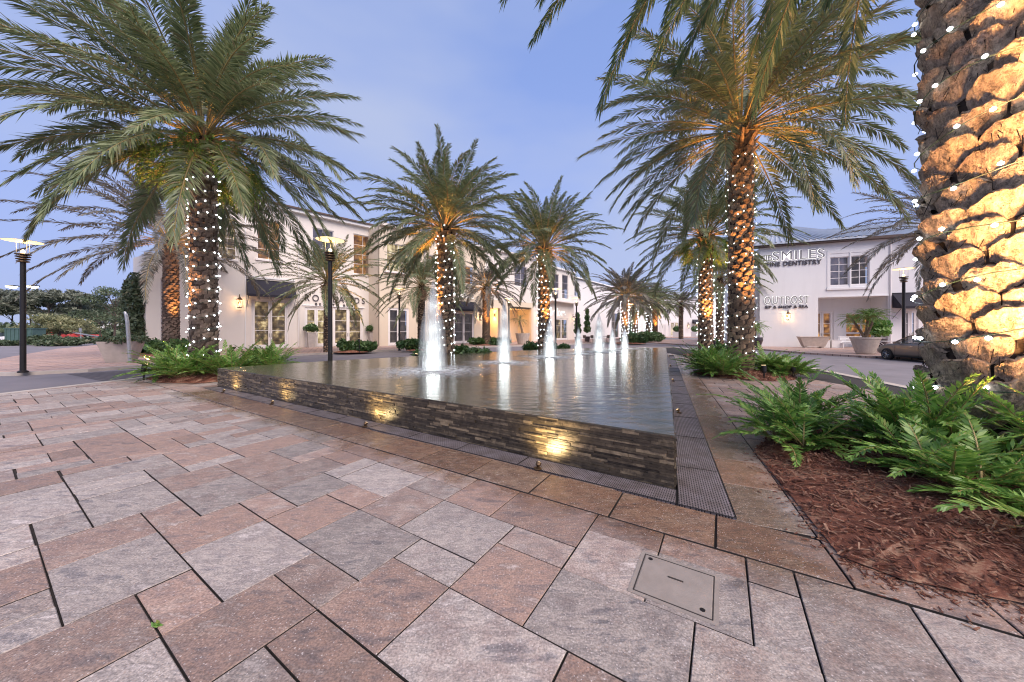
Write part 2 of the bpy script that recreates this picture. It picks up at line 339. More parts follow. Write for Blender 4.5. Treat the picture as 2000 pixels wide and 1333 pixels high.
def interior(name, cols, s):
    "lit room seen through a window: shelves, blinds and furniture as soft blocks"
    m, nt, b = newmat(name); tc = node(nt, 'ShaderNodeTexCoord')
    mp = node(nt, 'ShaderNodeMapping'); mp.inputs['Scale'].default_value = (1.5, 1.5, 1.1); nt.links.new(tc.outputs['Object'], mp.inputs[0])
    n0 = node(nt, 'ShaderNodeTexNoise', i_Scale=1.7, i_Detail=1.0); nt.links.new(mp.outputs[0], n0.inputs[0])
    sz = node(nt, 'ShaderNodeSeparateXYZ'); nt.links.new(tc.outputs['Object'], sz.inputs[0])
    shelf = math_n(nt, 'MULTIPLY', math_n(nt, 'LESS_THAN', math_n(nt, 'FRACT', math_n(nt, 'MULTIPLY', sz.outputs[2], 1.7)), .2), -.12)
    n = node(nt, 'ShaderNodeTexNoise', i_Scale=6.0, i_Detail=8.0, i_Roughness=.75); nt.links.new(tc.outputs['Object'], n.inputs[0])
    f = math_n(nt, 'ADD', math_n(nt, 'SUBTRACT', math_n(nt, 'ADD', math_n(nt, 'MULTIPLY', n0.outputs[0], 1.7), math_n(nt, 'MULTIPLY', n.outputs[0], .9)), .85), shelf)
    r = rampn(nt, f, [(i / (len(cols) - 1) * .9 + .05, c) for i, c in enumerate(cols)])
    nt.links.new(r.outputs[0], b.inputs['Emission Color']); b.inputs['Emission Strength'].default_value = s; b.inputs['Base Color'].default_value = (.1, .08, .06, 1); m.cycles.emission_sampling = 'NONE'; return m
M['in_warm'] = interior('warm_shop_interior', [(.02, .015, .012), (.07, .05, .03), (.16, .11, .06), (.40, .29, .14), (1, .8, .45)], 1.15)
M['in_orange'] = interior('orange_cafe_interior', [(.05, .02, .01), (.17, .07, .02), (.40, .18, .05), (.9, .46, .13)], 1.15)
M['in_dark'] = interior('dim_interior', [(.02, .02, .028), (.05, .045, .05), (.08, .07, .08), (.16, .12, .09)], .8)
M['in_blue'] = interior('dusk_blinds', [(.06, .06, .09), (.10, .10, .15), (.14, .13, .19), (.2, .16, .2)], .9)
M['in_bright'] = interior('bright_interior', [(.10, .07, .04), (.35, .26, .13), (.8, .66, .38), (.98, .84, .55)], 1.1)

def water_mat():
    m, nt, b = newmat('fountain_water'); b.inputs['Base Color'].default_value = (.045, .055, .05, 1); b.inputs['Roughness'].default_value = .15; b.inputs['Specular IOR Level'].default_value = 1.0; b.inputs['IOR'].default_value = 1.7
    tc = node(nt, 'ShaderNodeTexCoord'); mp = node(nt, 'ShaderNodeMapping'); mp.inputs['Rotation'].default_value = (0, 0, R(8)); mp.inputs['Scale'].default_value = (1.0, 2.2, 1); nt.links.new(tc.outputs['Object'], mp.inputs[0])
    n = node(nt, 'ShaderNodeTexNoise', i_Scale=2.6, i_Detail=5.0, i_Roughness=.55, i_Distortion=.4); nt.links.new(mp.outputs[0], n.inputs[0])
    n2 = node(nt, 'ShaderNodeTexNoise', i_Scale=11.0, i_Detail=3.0); nt.links.new(mp.outputs[0], n2.inputs[0])
    bump(nt, b, math_n(nt, 'ADD', n.outputs[0], math_n(nt, 'MULTIPLY', n2.outputs[0], .0)), .15, .07)
    nt.links.new(rampn(nt, n.outputs[0], [(.35, (.045, .055, .045)), (.65, (.11, .09, .05))]).outputs[0], b.inputs['Base Color']); return m
M['water'] = water_mat()

def jet_mat(name, alpha, sc):
    m, nt, b = newmat(name); tc = node(nt, 'ShaderNodeTexCoord'); mp = node(nt, 'ShaderNodeMapping'); mp.inputs['Scale'].default_value = sc; nt.links.new(tc.outputs['Object'], mp.inputs[0])
    n = node(nt, 'ShaderNodeTexNoise', i_Scale=3.0, i_Detail=5.0, i_Roughness=.6); nt.links.new(mp.outputs[0], n.inputs[0])
    at_ = node(nt, 'ShaderNodeAttribute', attribute_name='tint'); sx = node(nt, 'ShaderNodeSeparateColor'); nt.links.new(at_.outputs[0], sx.inputs[0])
    f = math_n(nt, 'MULTIPLY', rampn(nt, n.outputs[0], [(.36, g3(.08)), (.62, g3(1))]).outputs[0], alpha); f = math_n(nt, 'MULTIPLY', f, sx.outputs[0], True)
    d = node(nt, 'ShaderNodeBsdfDiffuse'); d.inputs[0].default_value = (.88, .9, .93, 1); tl = node(nt, 'ShaderNodeBsdfTranslucent'); tl.inputs[0].default_value = (.88, .9, .93, 1)
    mx = node(nt, 'ShaderNodeMixShader'); mx.inputs[0].default_value = .5; nt.links.new(d.outputs[0], mx.inputs[1]); nt.links.new(tl.outputs[0], mx.inputs[2])
    t = node(nt, 'ShaderNodeBsdfTransparent'); m2 = node(nt, 'ShaderNodeMixShader'); nt.links.new(f, m2.inputs[0]); nt.links.new(t.outputs[0], m2.inputs[1]); nt.links.new(mx.outputs[0], m2.inputs[2])
    nt.links.new(m2.outputs[0], nt.nodes['Material Output'].inputs[0]); return m
M['jet'] = jet_mat('falling_water', .50, (9, 9, .45))
def jetvol(name, dens):
    m = bpy.data.materials.new(name); m.use_nodes = True; nt = m.node_tree; nt.nodes.clear(); o = nt.nodes.new('ShaderNodeOutputMaterial'); v = nt.nodes.new('ShaderNodeVolumeScatter'); v.inputs['Color'].default_value = (.93, .95, 1, 1); v.inputs['Density'].default_value = dens; v.inputs['Anisotropy'].default_value = .1; nt.links.new(v.outputs[0], o.inputs['Volume']); return m
M['mist1'] = jetvol('outer_mist', .9); M['mist2'] = jetvol('inner_mist', 7.0)
M['foam'] = jet_mat('foam', 1.0, (1.6, 1.6, 1.6))

def grate_mat(name, ang, lx, ly):
    m, nt, b = newmat(name); tc = node(nt, 'ShaderNodeTexCoord'); mp = node(nt, 'ShaderNodeMapping'); mp.inputs['Rotation'].default_value = (0, 0, ang); nt.links.new(tc.outputs['Object'], mp.inputs[0])
    br = node(nt, 'ShaderNodeTexBrick'); nt.links.new(mp.outputs[0], br.inputs[0]); br.inputs['Scale'].default_value = 1; br.inputs['Mortar Size'].default_value = .006; br.inputs['Mortar Smooth'].default_value = .15
    br.inputs['Brick Width'].default_value = lx; br.inputs['Row Height'].default_value = ly; br.inputs['Color1'].default_value = (.012, .012, .013, 1); br.inputs['Color2'].default_value = (.02, .018, .018, 1); br.inputs['Mortar'].default_value = (.24, .22, .23, 1)
    ng = node(nt, 'ShaderNodeTexNoise', i_Scale=5.0, i_Detail=8.0, i_Roughness=.7); nt.links.new(tc.outputs['Object'], ng.inputs[0]); nt.links.new(mixc(nt, .8, br.outputs[0], rampn(nt, ng.outputs[0], [(.35, (.35, .30, .26)), (.65, (.8, .78, .8))]).outputs[0], 'OVERLAY'), b.inputs['Base Color']); b.inputs['Roughness'].default_value = .45; b.inputs['Metallic'].default_value = .3; bump(nt, b, br.outputs['Fac'], 1.0, .01); return m
M['grate_f'] = grate_mat('grate_front', R(-58), .04, .019)
M['grate_r'] = grate_mat('grate_right', R(-65.7), .045, .021)

# ------------------------------------------------------------------ ground
def struct(name, mb, mat, **k): return tag(mb.build(name, mat, **k), kind='structure')
g = MB(); g.add([(-600, -60, -.14), (600, -60, -.14), (600, 900, -.14), (-600, 900, -.14)], [(0, 1, 2, 3)]); struct('ground', g, M['grass'])
g = MB(); g.add([(-95, -10, -.12), (60, -10, -.12), (70, 120, -.12), (-95, 120, -.12)], [(0, 1, 2, 3)]); struct('road', g, M['asphalt'])
# darker brick band crossing the road, left
xs = [gp(130, 731, -.115), gp(230, 751, -.115), gp(330, 741, -.115), gp(330, 719, -.115)]
g = MB(); g.add(xs, [(0, 1, 2, 3)]); struct('brick_crossing', g, M['roadpaver'])
PLAZA = [(-13.5, -3), (-12.2, 7.0), (-11.7, 11.5), (-6.5, 17.2), (0, 23.2), (8, 30), (15, 31.5), (14.8, 29), (12.5, 15.2), (10.2, 8.4), (8.5, 2), (8, -3)]
g = MB(); g.poly(PLAZA, -.13, -.022); struct('plaza_bed', g, M['joint'])
def offset_strip(pts, w0, w1):
    "two offset polylines (positive = left of travel)"
    out = []
    for w_ in (w0, w1):
        q = []
        for i, p in enumerate(pts):
            a = Vector(pts[max(i - 1, 0)]); b = Vector(pts[min(i + 1, len(pts) - 1)]); t = (b - a).normalized(); q.append((p[0] - t.y * w_, p[1] + t.x * w_))
        out.append(q)
    return out
def kerb(pts, w0, w1, zt, name='kerb'):
    a, b = offset_strip([Vector(p) for p in pts], w0, w1); m = MB()
    for i in range(len(pts) - 1):
        m.hexa([(*a[i], -.13), (*a[i + 1], -.13), (*b[i + 1], -.13), (*b[i], -.13), (*a[i], zt), (*a[i + 1], zt), (*b[i + 1], zt), (*b[i], zt)])
    return struct(name, m, M['kerb'])
kerb(PLAZA[:7], 0, .28, .004, 'plaza_kerb'); kerb(PLAZA[6:], 0, .28, .004, 'plaza_kerb')
LWALK = [(-40, 7), (-26, 10.0), (-20, 11.6), (-18.0, 12.4), (-16.9, 13.4), (-16.5, 15.5), (-15.8, 20.0), (-12.4, 24.2), (-8.3, 29.5), (-3.0, 33.5), (5.4, 38.5), (14, 47), (30, 70), (36, 92), (10, 96), (-20, 60), (-30, 52), (-50, 44), (-38, 29), (-28, 18.6), (-34, 13)]
LWALK = LWALK[3:16] + [(-30, 52), (-50, 43), (-38.5, 28.6), (-30, 20.4), (-24, 15), (-20.5, 12.3)]
g = MB(); g.poly(LWALK, -.13, 0); struct('left_sidewalk', g, M['walkpaver'])
kerb([LWALK[-2], LWALK[-1]] + LWALK[:10], -.02, -.22, .005, 'left_kerb')
RWALK = [(17, 60), (19.5, 38), (20.9, 29), (20.6, 23.5), (21.4, 20.2), (24.5, 18.0), (30, 12), (60, 4), (60, 60)]
g = MB(); g.poly(RWALK, -.13, 0); struct('right_sidewalk', g, M['walkpaver'])
kerb(RWALK[:7], .02, .22, .005, 'right_kerb')
g = MB(); g.poly([(20, 80), (75, 80), (75, 100), (20, 100)], -.13, 0); struct('far_sidewalk', g, M['walkpaver'])

def clip(poly, n, d):
    "keep the part with dot(n,p) <= d"
    o = []
    for i in range(len(poly)):
        a = poly[i]; b = poly[(i + 1) % len(poly)]; da = n[0] * a[0] + n[1] * a[1] - d; db = n[0] * b[0] + n[1] * b[1] - d
        if da <= 0: o.append(a)
        if (da < 0 < db) or (db < 0 < da): t = da / (da - db); o.append((a[0] + (b[0] - a[0]) * t, a[1] + (b[1] - a[1]) * t))
    return o
def area(p): return .5 * sum(p[i][0] * p[(i + 1) % len(p)][1] - p[(i + 1) % len(p)][0] * p[i][1] for i in range(len(p)))
def inset(poly, gq):
    q = poly
    for i in range(len(poly)):
        a = poly[i]; b = poly[(i + 1) % len(poly)]; ex, ey = b[0] - a[0], b[1] - a[1]; l = math.hypot(ex, ey)
        if l < 1e-5: continue
        n = (ey / l, -ex / l); q = clip(q, n, n[0] * a[0] + n[1] * a[1] - gq)
        if len(q) < 3: return []
    return q
def inside(p, poly):
    c = False; j = len(poly) - 1
    for i in range(len(poly)):
        if (poly[i][1] > p[1]) != (poly[j][1] > p[1]) and p[0] < (poly[j][0] - poly[i][0]) * (p[1] - poly[i][1]) / (poly[j][1] - poly[i][1]) + poly[i][0]: c = not c
        j = i
    return c
POOL = [P0, (9.1, 19.96), (7.2, 20.5), (2.9, 18.9), (0, 16.9), (-2.8, 14.35), (-6.0, 11.35), (-7.9, 9.09)]
pv = MB()
def cleanp(p):
    q = []
    for a in p:
        if not q or math.hypot(a[0] - q[-1][0], a[1] - q[-1][1]) > .003: q.append(a)
    if len(q) > 1 and math.hypot(q[0][0] - q[-1][0], q[0][1] - q[-1][1]) < .003: q.pop()
    return q
def slab(poly, gap=.0045, r0=None):
    poly = cleanp(poly)
    if len(poly) < 3: return
    if area(poly) < 0: poly = poly[::-1]
    if area(poly) < .004: return
    o = cleanp(inset(poly, gap)); 
    if len(o) < 3: return
    t = cleanp(inset(o, .004))
    if len(t) < 3 or len(t) != len(o): return
    k = min(range(len(o)), key=lambda i: math.hypot(o[i][0] - t[0][0], o[i][1] - t[0][1])); o = o[k:] + o[:k]
    n = len(o); dz = random.uniform(-.003, .002); tx, ty = random.uniform(-.003, .003), random.uniform(-.003, .003); cx, cy = sum(p[0] for p in o) / n, sum(p[1] for p in o) / n
    def zz(p, z): return (p[0], p[1], z + dz + (p[0] - cx) * tx + (p[1] - cy) * ty)
    vs = [zz(p, 0) for p in t] + [zz(p, -.005) for p in o] + [zz(p, -.05) for p in o]
    fs = [tuple(range(n))] + [(n + i, n + (i + 1) % n, (i + 1) % n, i) for i in range(n)]; f2 = [(2 * n + i, 2 * n + (i + 1) % n, n + (i + 1) % n, n + i) for i in range(n)]
    b_ = len(pv.v); pv.f.extend([tuple(i + b_ for i in f) for f in f2]); pv.mi.extend([1] * n)
    pv.add(vs, fs, (r0 if r0 is not None else random.random(), random.random(), random.random()))
U = .2475
def uvp(u, v): return (u * E1[0] + v * E2[0], u * E1[1] + v * E2[1])
def rectA(i0, j0, i1, j1): return [uvp((i - .5) * U, j * U) for i, j in ((i0, j0), (i1, j0), (i1, j1), (i0, j1))]
dnn = lambda p: (p[0] - P0[0]) * RN[0] + (p[1] - P0[1]) * RN[1]
DN = P0[0] * RN[0] + P0[1] * RN[1]
occ = set()
# slabs read off the photograph (grid units), r = red, p = pale
TR = [(-5, 4, -2, 6, .7), (-7, 4, -5, 6, .2), (-7, 6, -5, 7, .75), (-10, 5, -7, 7, .8), (-8, 7, -5, 9, .85), (-10, 7, -8, 9, .4), (-5, 6, -3, 8, .15), (-5, 8, -3, 9, .5), (-6, 9, -3, 11, .2), (-8, 9, -6, 11, .1),
      (-10, 9, -8, 10, .6), (-10, 10, -8, 11, .5), (-13, 8, -10, 10, .9), (-12, 7, -10, 8, .25), (-12, 3, -9, 5, .95), (-11, 2, -9, 3, .25), (-14, 1, -11, 3, .85), (-16, 1, -14, 3, .3), (-16, 3, -14, 4, .3),
      (-14, 3, -12, 5, .2), (-19, 2, -16, 4, .9), (-9, 4, -7, 5, .4), (-9, 2, -7, 4, .25), (-17, 4, -14, 6, .7), (-12, 5, -10, 7, .2), (-14, 5, -12, 6, .3), (-18, 1, -16, 2, .7), (-11, -1, -9, 2, .3),
      (-21, 0, -18, 2, .75), (0, 6, 2, 8, .6), (-3, 6, 0, 8, .8), (-3, 8, -1, 10, .55), (-1, 10, 1, 11, .3), (-3, 10, -1, 11, .25), (1, 10, 2, 11, .55), (1, 8, 2, 10, .7), (-1, 8, 1, 10, .9), (-12, 10, -10, 11, .5), (2, 8, 4, 11, .6), (2, 6, 4, 8, .95), (4, 8, 6, 11, .7)]
def putA(i0, j0, i1, j1, r0=None, gap=None):
    for i in range(i0, i1):
        for j in range(j0, j1): occ.add((i, j))
    p = rectA(i0, j0, i1, j1)
    c = (sum(q[0] for q in p) / 4, sum(q[1] for q in p) / 4)
    if not -14.5 < c[0] < 16 or not -1.5 < c[1] < 32: return
    for k in range(len(PLAZA)):
        a = PLAZA[k]; b = PLAZA[(k + 1) % len(PLAZA)]; ex, ey = b[0] - a[0], b[1] - a[1]; l = math.hypot(ex, ey); n = (-ey / l, ex / l)
        p = clip(p, n, n[0] * a[0] + n[1] * a[1])
        if len(p) < 3: return
    c = (sum(q[0] for q in p) / len(p), sum(q[1] for q in p) / len(p)); v = c[0] * E2[0] + c[1] * E2[1]
    if v > 2.74:
        if inside(c, POOL): return
        if c[1] < 21 and dnn(c) > -.4: p = clip(p, RN, DN + .0)
        elif dnn(c) > 0: p = clip(p, RN, DN + .93)
        if len(p) < 3: return
    slab(p, gap if gap else random.choice((.0035, .004, .0045, .006)), r0)
for t in TR: putA(*t)
sizes = [(3, 2), (2, 3), (2, 2), (2, 1), (1, 2), (3, 1), (2, 2), (3, 2), (1, 1)]
rr_ = random.Random(11)
for j in range(-40, 110):
    if j in (11, 12): continue
    for i in range(-95, 62):
        if (i, j) in occ: continue
        opts = sizes[:-1]; rr_.shuffle(opts); done = False
        for a, b in opts + [(1, 1)]:
            if (j < 11 and j + b > 11): continue
            if all((i + x, j + y) not in occ for x in range(a) for y in range(b)):
                gap = .011 if (i < -15 and j < 3 and rr_.random() < .3) else None
                putA(i, j, i + a, j + b, None, gap); done = True; break
# border course beside the front grating
i = -81
while i < 6:
    p = [uvp((i - .2) * U + .005, 2.735), uvp((i + 2.8) * U, 2.735), uvp((i + 2.8) * U, 3.225), uvp((i - .2) * U, 3.225)]
    p = clip(p, RN, DN + .93); c = uvp((i + 1) * U, 3)
    if len(p) >= 3 and c[0] > -12: slab(p, .006, random.choice((.35, .5, .6, .3)))
    i += 3
# border slabs along the right grating, then the walk between pool and road
def uvB(s, n_): return (P0[0] + RD[0] * s + RN[0] * n_, P0[1] + RD[1] * s + RN[1] * n_)
s = -.4
while s < 19.5:
    p = [uvB(s, .43), uvB(s, .93), uvB(s + .74, .93), uvB(s + .74, .43)]; p = clip(p, (-E2[0], -E2[1]), -3.225)
    if len(p) >= 3: slab(p, .005, random.choice((.4, .55, .3, .7)))
    s += .74
occB = set(); UB = .30
for jb in range(-6, 62):
    for ib in range(0, 26):
        if (ib, jb) in occB: continue
        opts = [(2, 1), (3, 1), (2, 1), (1, 1), (2, 2), (3, 1)]; rr_.shuffle(opts)
        for a, b in opts + [(1, 1)]:
            if all((ib + x, jb + y) not in occB for x in range(a) for y in range(b)):
                for x in range(a):
                    for y in range(b): occB.add((ib + x, jb + y))
                p = [uvB(jb * UB, .93 + ib * UB), uvB(jb * UB, .93 + (ib + a) * UB), uvB((jb + b) * UB, .93 + (ib + a) * UB), uvB((jb + b) * UB, .93 + ib * UB)]
                p = clip(p, (-E2[0], -E2[1]), -2.74)
                for k in range(len(PLAZA)):
                    A_ = PLAZA[k]; B_ = PLAZA[(k + 1) % len(PLAZA)]; ex, ey = B_[0] - A_[0], B_[1] - A_[1]; l = math.hypot(ex, ey); nn_ = (-ey / l, ex / l)
                    if len(p) >= 3: p = clip(p, nn_, nn_[0] * A_[0] + nn_[1] * A_[1])
                if len(p) >= 3: slab(p, .005, random.choice((.1, .3, .5, .2)))
                break
struct('plaza_paving', pv, [M['paver'], M['joint']])

# ------------------------------------------------------------------ fountain pool
pool = thing('fountain_pool', 'raised triangular fountain pool faced in dark stacked slate', 'fountain', (P0[0], P0[1], 0))
po = (-P0[0], -P0[1], 0)
WZ = .5
basin = MB(); basin.poly(POOL, .0, WZ - .03); basin.build('basin', M['slate'], pool, off=po)
def stone_wall(a, b, z1=WZ, seed=1):
    rs = random.Random(seed); m = MB(); a = Vector(a); b = Vector(b); d = (b - a); Lw = d.length; d.normalize(); n = Vector((-d.y, d.x))
    if (Vector((0, 10)) - a).dot(n) > 0: n = -n
    z = .0
    while z < z1 - .004:
        h = min(rs.uniform(.016, .034), z1 - z); s_ = -rs.uniform(0, .2)
        while s_ < Lw:
            l = rs.uniform(.08, .42); s0, s1 = max(s_, 0), min(s_ + l, Lw); e = rs.uniform(.004, .026)
            if s1 - s0 > .01:
                p = []
                for zz in (z, z + h - .0015):
                    for q, o_ in ((s0, -.03), (s1 - .002, -.03), (s1 - .002, e), (s0, e)): v = a + d * q + n * o_; p.append((v.x, v.y, zz))
                c_ = rs.random() ** 1.6; m.hexa(p, (c_, c_, c_))
            s_ += l
        z += h
    return m.build('wall', M['slate'], pool, off=po)
stone_wall(POOL[0], POOL[-1], seed=3); stone_wall(POOL[0], POOL[1], seed=4)
for k in range(1, 7): stone_wall(POOL[k], POOL[k + 1], seed=5 + k)
wm = MB(); wm.poly(POOL, WZ - .02, WZ + .006); wat = struct('water', wm, M['water'])
# drain gratings along the two near sides
def grating(name, label, pts, mat, joints):
    t = thing(name, label, 'drain grating', (P0[0], P0[1], 0))
    m = MB(); m.poly(pts, -.02, .006); m.build('grate_plate', mat, t, off=po)
    e = MB()
    n = len(pts)
    for i in range(n):
        a = Vector(pts[i]); b = Vector(pts[(i + 1) % n]); e.tube([(a.x, a.y, .006), (b.x, b.y, .006)], .005, 4)
    for a, b in joints: e.tube([(a[0], a[1], .007), (b[0], b[1], .007)], .005, 4)
    e.build('rim', M['darkmetal'], t, off=po)
u0 = P0[0] * E1[0] + P0[1] * E1[1]
fj = [(uvp(u0 - .66 - k * .9, 3.245), uvp(u0 - .66 - k * .9, 3.51)) for k in range(12)]
grating('drain_grating', 'narrow perforated drain grating along the front slate wall', [uvp(-11.6, 3.235), uvp(u0 + .05, 3.235), uvp(u0 + .02, 3.512), uvp(-11.5, 3.512)], M['grate_f'], fj)
rj = [(uvB(.6 + k * 1.2, .03), uvB(.6 + k * 1.2, .42)) for k in range(15)]
grating('drain_grating', 'wider perforated drain grating running back along the right slate wall', [uvp(u0 + .06, 3.237), uvp(u0 + .06 + .42 / (RN[0] * E1[0] + RN[1] * E1[1]), 3.237), uvB(18.4, .42), uvB(18.4, .03), uvB(0, .03)], M['grate_r'], rj)
# small wall uplights on the gratings
def wall_light(x, y, aim, label, power):
    t = thing('wall_uplight', label, 'uplight', (x, y, .008), math.atan2(aim[1], aim[0]), 'uplights washing the slate walls')
    m = MB(); m.lathe([(.055, 0), (.06, .012), (.045, .02)], 14); m.build('base', M['bronze'], t)
    m = MB(); m.tube([(0, 0, .015), (.012, 0, .05), (.04, 0, .08)], [.03, .036, .04], 12); m.build('housing', M['bronze'], t)
    m = MB(); m.tube([(.040, 0, .080), (.045, 0, .086)], [.026, .026], 12); m.build('lens', M['lampglow'], t); t.scale = (.75, .75, .75)
    ld = bpy.data.lights.new('spot', 'SPOT'); ld.energy = power; ld.color = (1, .72, .33); ld.spot_size = R(125); ld.spot_blend = 1; ld.shadow_soft_size = .09
    lo = bpy.data.objects.new('spot_light', ld); COL.objects.link(lo); lo.parent = t; lo.location = (.045, 0, .10); lo.rotation_euler = Vector((-.75, 0, -.66)).to_track_quat('Z', 'Y').to_euler()
fl = [(1070, 903), (735, 829), (540, 789), (430, 768)]
names = ['bronze uplight at the bend of the front grating nearest the corner', 'bronze uplight below the second lit patch of the front wall from the near corner', 'bronze uplight below the third lit patch of the front wall from the near corner', 'bronze uplight by the far left corner of the slate wall']
for (px, py), nm in zip(fl, names):
    p = gp(px, py); u_ = p.x * E1[0] + p.y * E1[1]; q = uvp(u_, 3.245); wall_light(q[0], q[1], E2, nm, 27)
for py, nm in ((806, 'small uplight on the right grating nearest the pool corner'), (745, 'small uplight midway along the right grating'), (716, 'small uplight on the right grating farther back'), (698, 'small uplight near the far end of the right grating')):
    Y = F * H / (py - HZ); s_ = (Y - P0[1]) / RD[1]; q = uvB(s_, .16); wall_light(q[0], q[1], (-RN[0], -RN[1]), nm, 30)

# jets
def jet(px, py, ytop, wpx, label, seed):
    Y = F * (H - WZ) / (py - HZ); X = (px - 1000) / F * Y; h = (py - ytop) * 1.04 * Y / F; r = wpx * .62 * Y / F; rs = np.random.default_rng(seed)
    t = thing('water_jet', label, 'water jet', (X, Y, WZ + .008), 0, 'white fountain jets in a row')
    for k, (fr, al) in enumerate(((.34, 1.3), (.52, .85), (.70, .55), (.90, .32), (1.05, None))):
        m = MB(); n = 22; mm = 18
        for i in range(mm):
            q = i / (mm - 1); z = h * q * (1 - .05 * k); rad = r * fr * (1 - .30 * q) * min(1, max(0, 1 - q) ** .36 * 1.3 + .02) 
            for j in range(n):
                a = 2 * math.pi * j / n; w_ = 1 + .08 * math.sin(3 * a + seed + k); m.v.append((rad * w_ * math.cos(a), rad * w_ * math.sin(a), z)); m.c.append(((al or 0) * (1 - .45 * q) + .15 * (q < .25) * (al or 0), 0, 0))
        for i in range(mm - 1):
            for j in range(n): m.f.append((i * n + j, i * n + (j + 1) % n, (i + 1) * n + (j + 1) % n, (i + 1) * n + j)); m.mi.append(0)
        if al is None: m.f.append(tuple(range(n - 1, -1, -1))); m.f.append(tuple((mm - 1) * n + j for j in range(n))); m.mi += [0, 0]; m.build('mist', M['mist2' if fr < 1 else 'mist1'], t, smooth=True)
        else: m.build('plume' if k else 'core_plume', M['jet'], t, smooth=True)
    m = MB(); n = 40; rings = [(.0, .03, 1.6), (1.0, .02, 1.5), (1.8, .014, .9), (3.0, .01, .4), (4.8, .006, 0)]
    for q, z, al in rings:
        for j in range(n): a = 2 * math.pi * j / n; w_ = 1 + .12 * math.sin(2 * a + seed) + .06 * math.sin(5 * a); m.v.append((q * r * w_ * math.cos(a), q * r * w_ * math.sin(a), z)); m.c.append((al, 0, 0))
    for i in range(len(rings) - 1):
        for j in range(n): m.f.append((i * n + j, i * n + (j + 1) % n, (i + 1) * n + (j + 1) % n, (i + 1) * n + j)); m.mi.append(0)
    m.build('splash', M['foam'], t, smooth=True)
    for z_, e_ in ((.15, 8), (h * .25, 4), (h * .45, 2.2), (h * .7, 1.2)):  # lamp at the base; those higher up are added to brighten the plume
        ld = bpy.data.lights.new('jet_light', 'POINT'); ld.energy = e_ * (r / .25) ** .7; ld.color = (.93, 1, .96); ld.shadow_soft_size = .16
        lo = bpy.data.objects.new('jet_light', ld); COL.objects.link(lo); lo.parent = t; lo.location = (0, 0, z_)
for a in ((846, 725, 552, 46, 'nearest and tallest white water jet, left of the lit palm', 1), (985, 709, 584, 27, 'second water jet, in front of the orange loggia', 2), (1074, 698, 622, 24, 'third water jet, overlapping the foot of a lit palm', 3),
          (1130, 692, 640, 16, 'short water jet before the wall plants, fourth from the near end', 4), (1170, 688, 612, 22, 'tall narrow jet in front of the blank wall, fifth from the near end', 5), (1196, 685, 640, 14, 'short jet just right of the tall narrow one', 6), (1220, 682, 640, 14, 'last and farthest water jet of the row', 7)): jet(*a)

# access cover in the paving
ac = gp(1318, 1140); ang = math.atan2(E1[1], E1[0])
t = thing('access_cover', 'square concrete access cover set in the pavers', 'access cover', (ac.x, ac.y, 0), ang)
m = MB(); m.box((0, 0, -.012), (.45, .42, .03)); m.build('frame', M['cover'], t)
m = MB(); m.box((0, 0, .003), (.385, .355, .006))
o = m.build('lid', M['cover'], t)
md = o.modifiers.new('bevel', 'BEVEL'); md.width = .004; md.segments = 2
m = MB(); m.box((0, .03, .0068), (.085, .012, .002)); m.build('slot', M['joint'], t)
for x, y in ((-.16, .145), (.15, -.14)):
    m = MB(); m.lathe([(.014, 0), (.014, .0015)], 12, (x, y, .006)); m.build('bolt', M['darkmetal'], t)
m = MB()
for sx_, sy_, wx, wy in ((0, .183, .40, .006), (0, -.183, .40, .006), (.198, 0, .006, .366), (-.198, 0, .006, .366)): m.box((sx_, sy_, .0035), (wx, wy, .002))
m.build('seam', M['joint'], t)

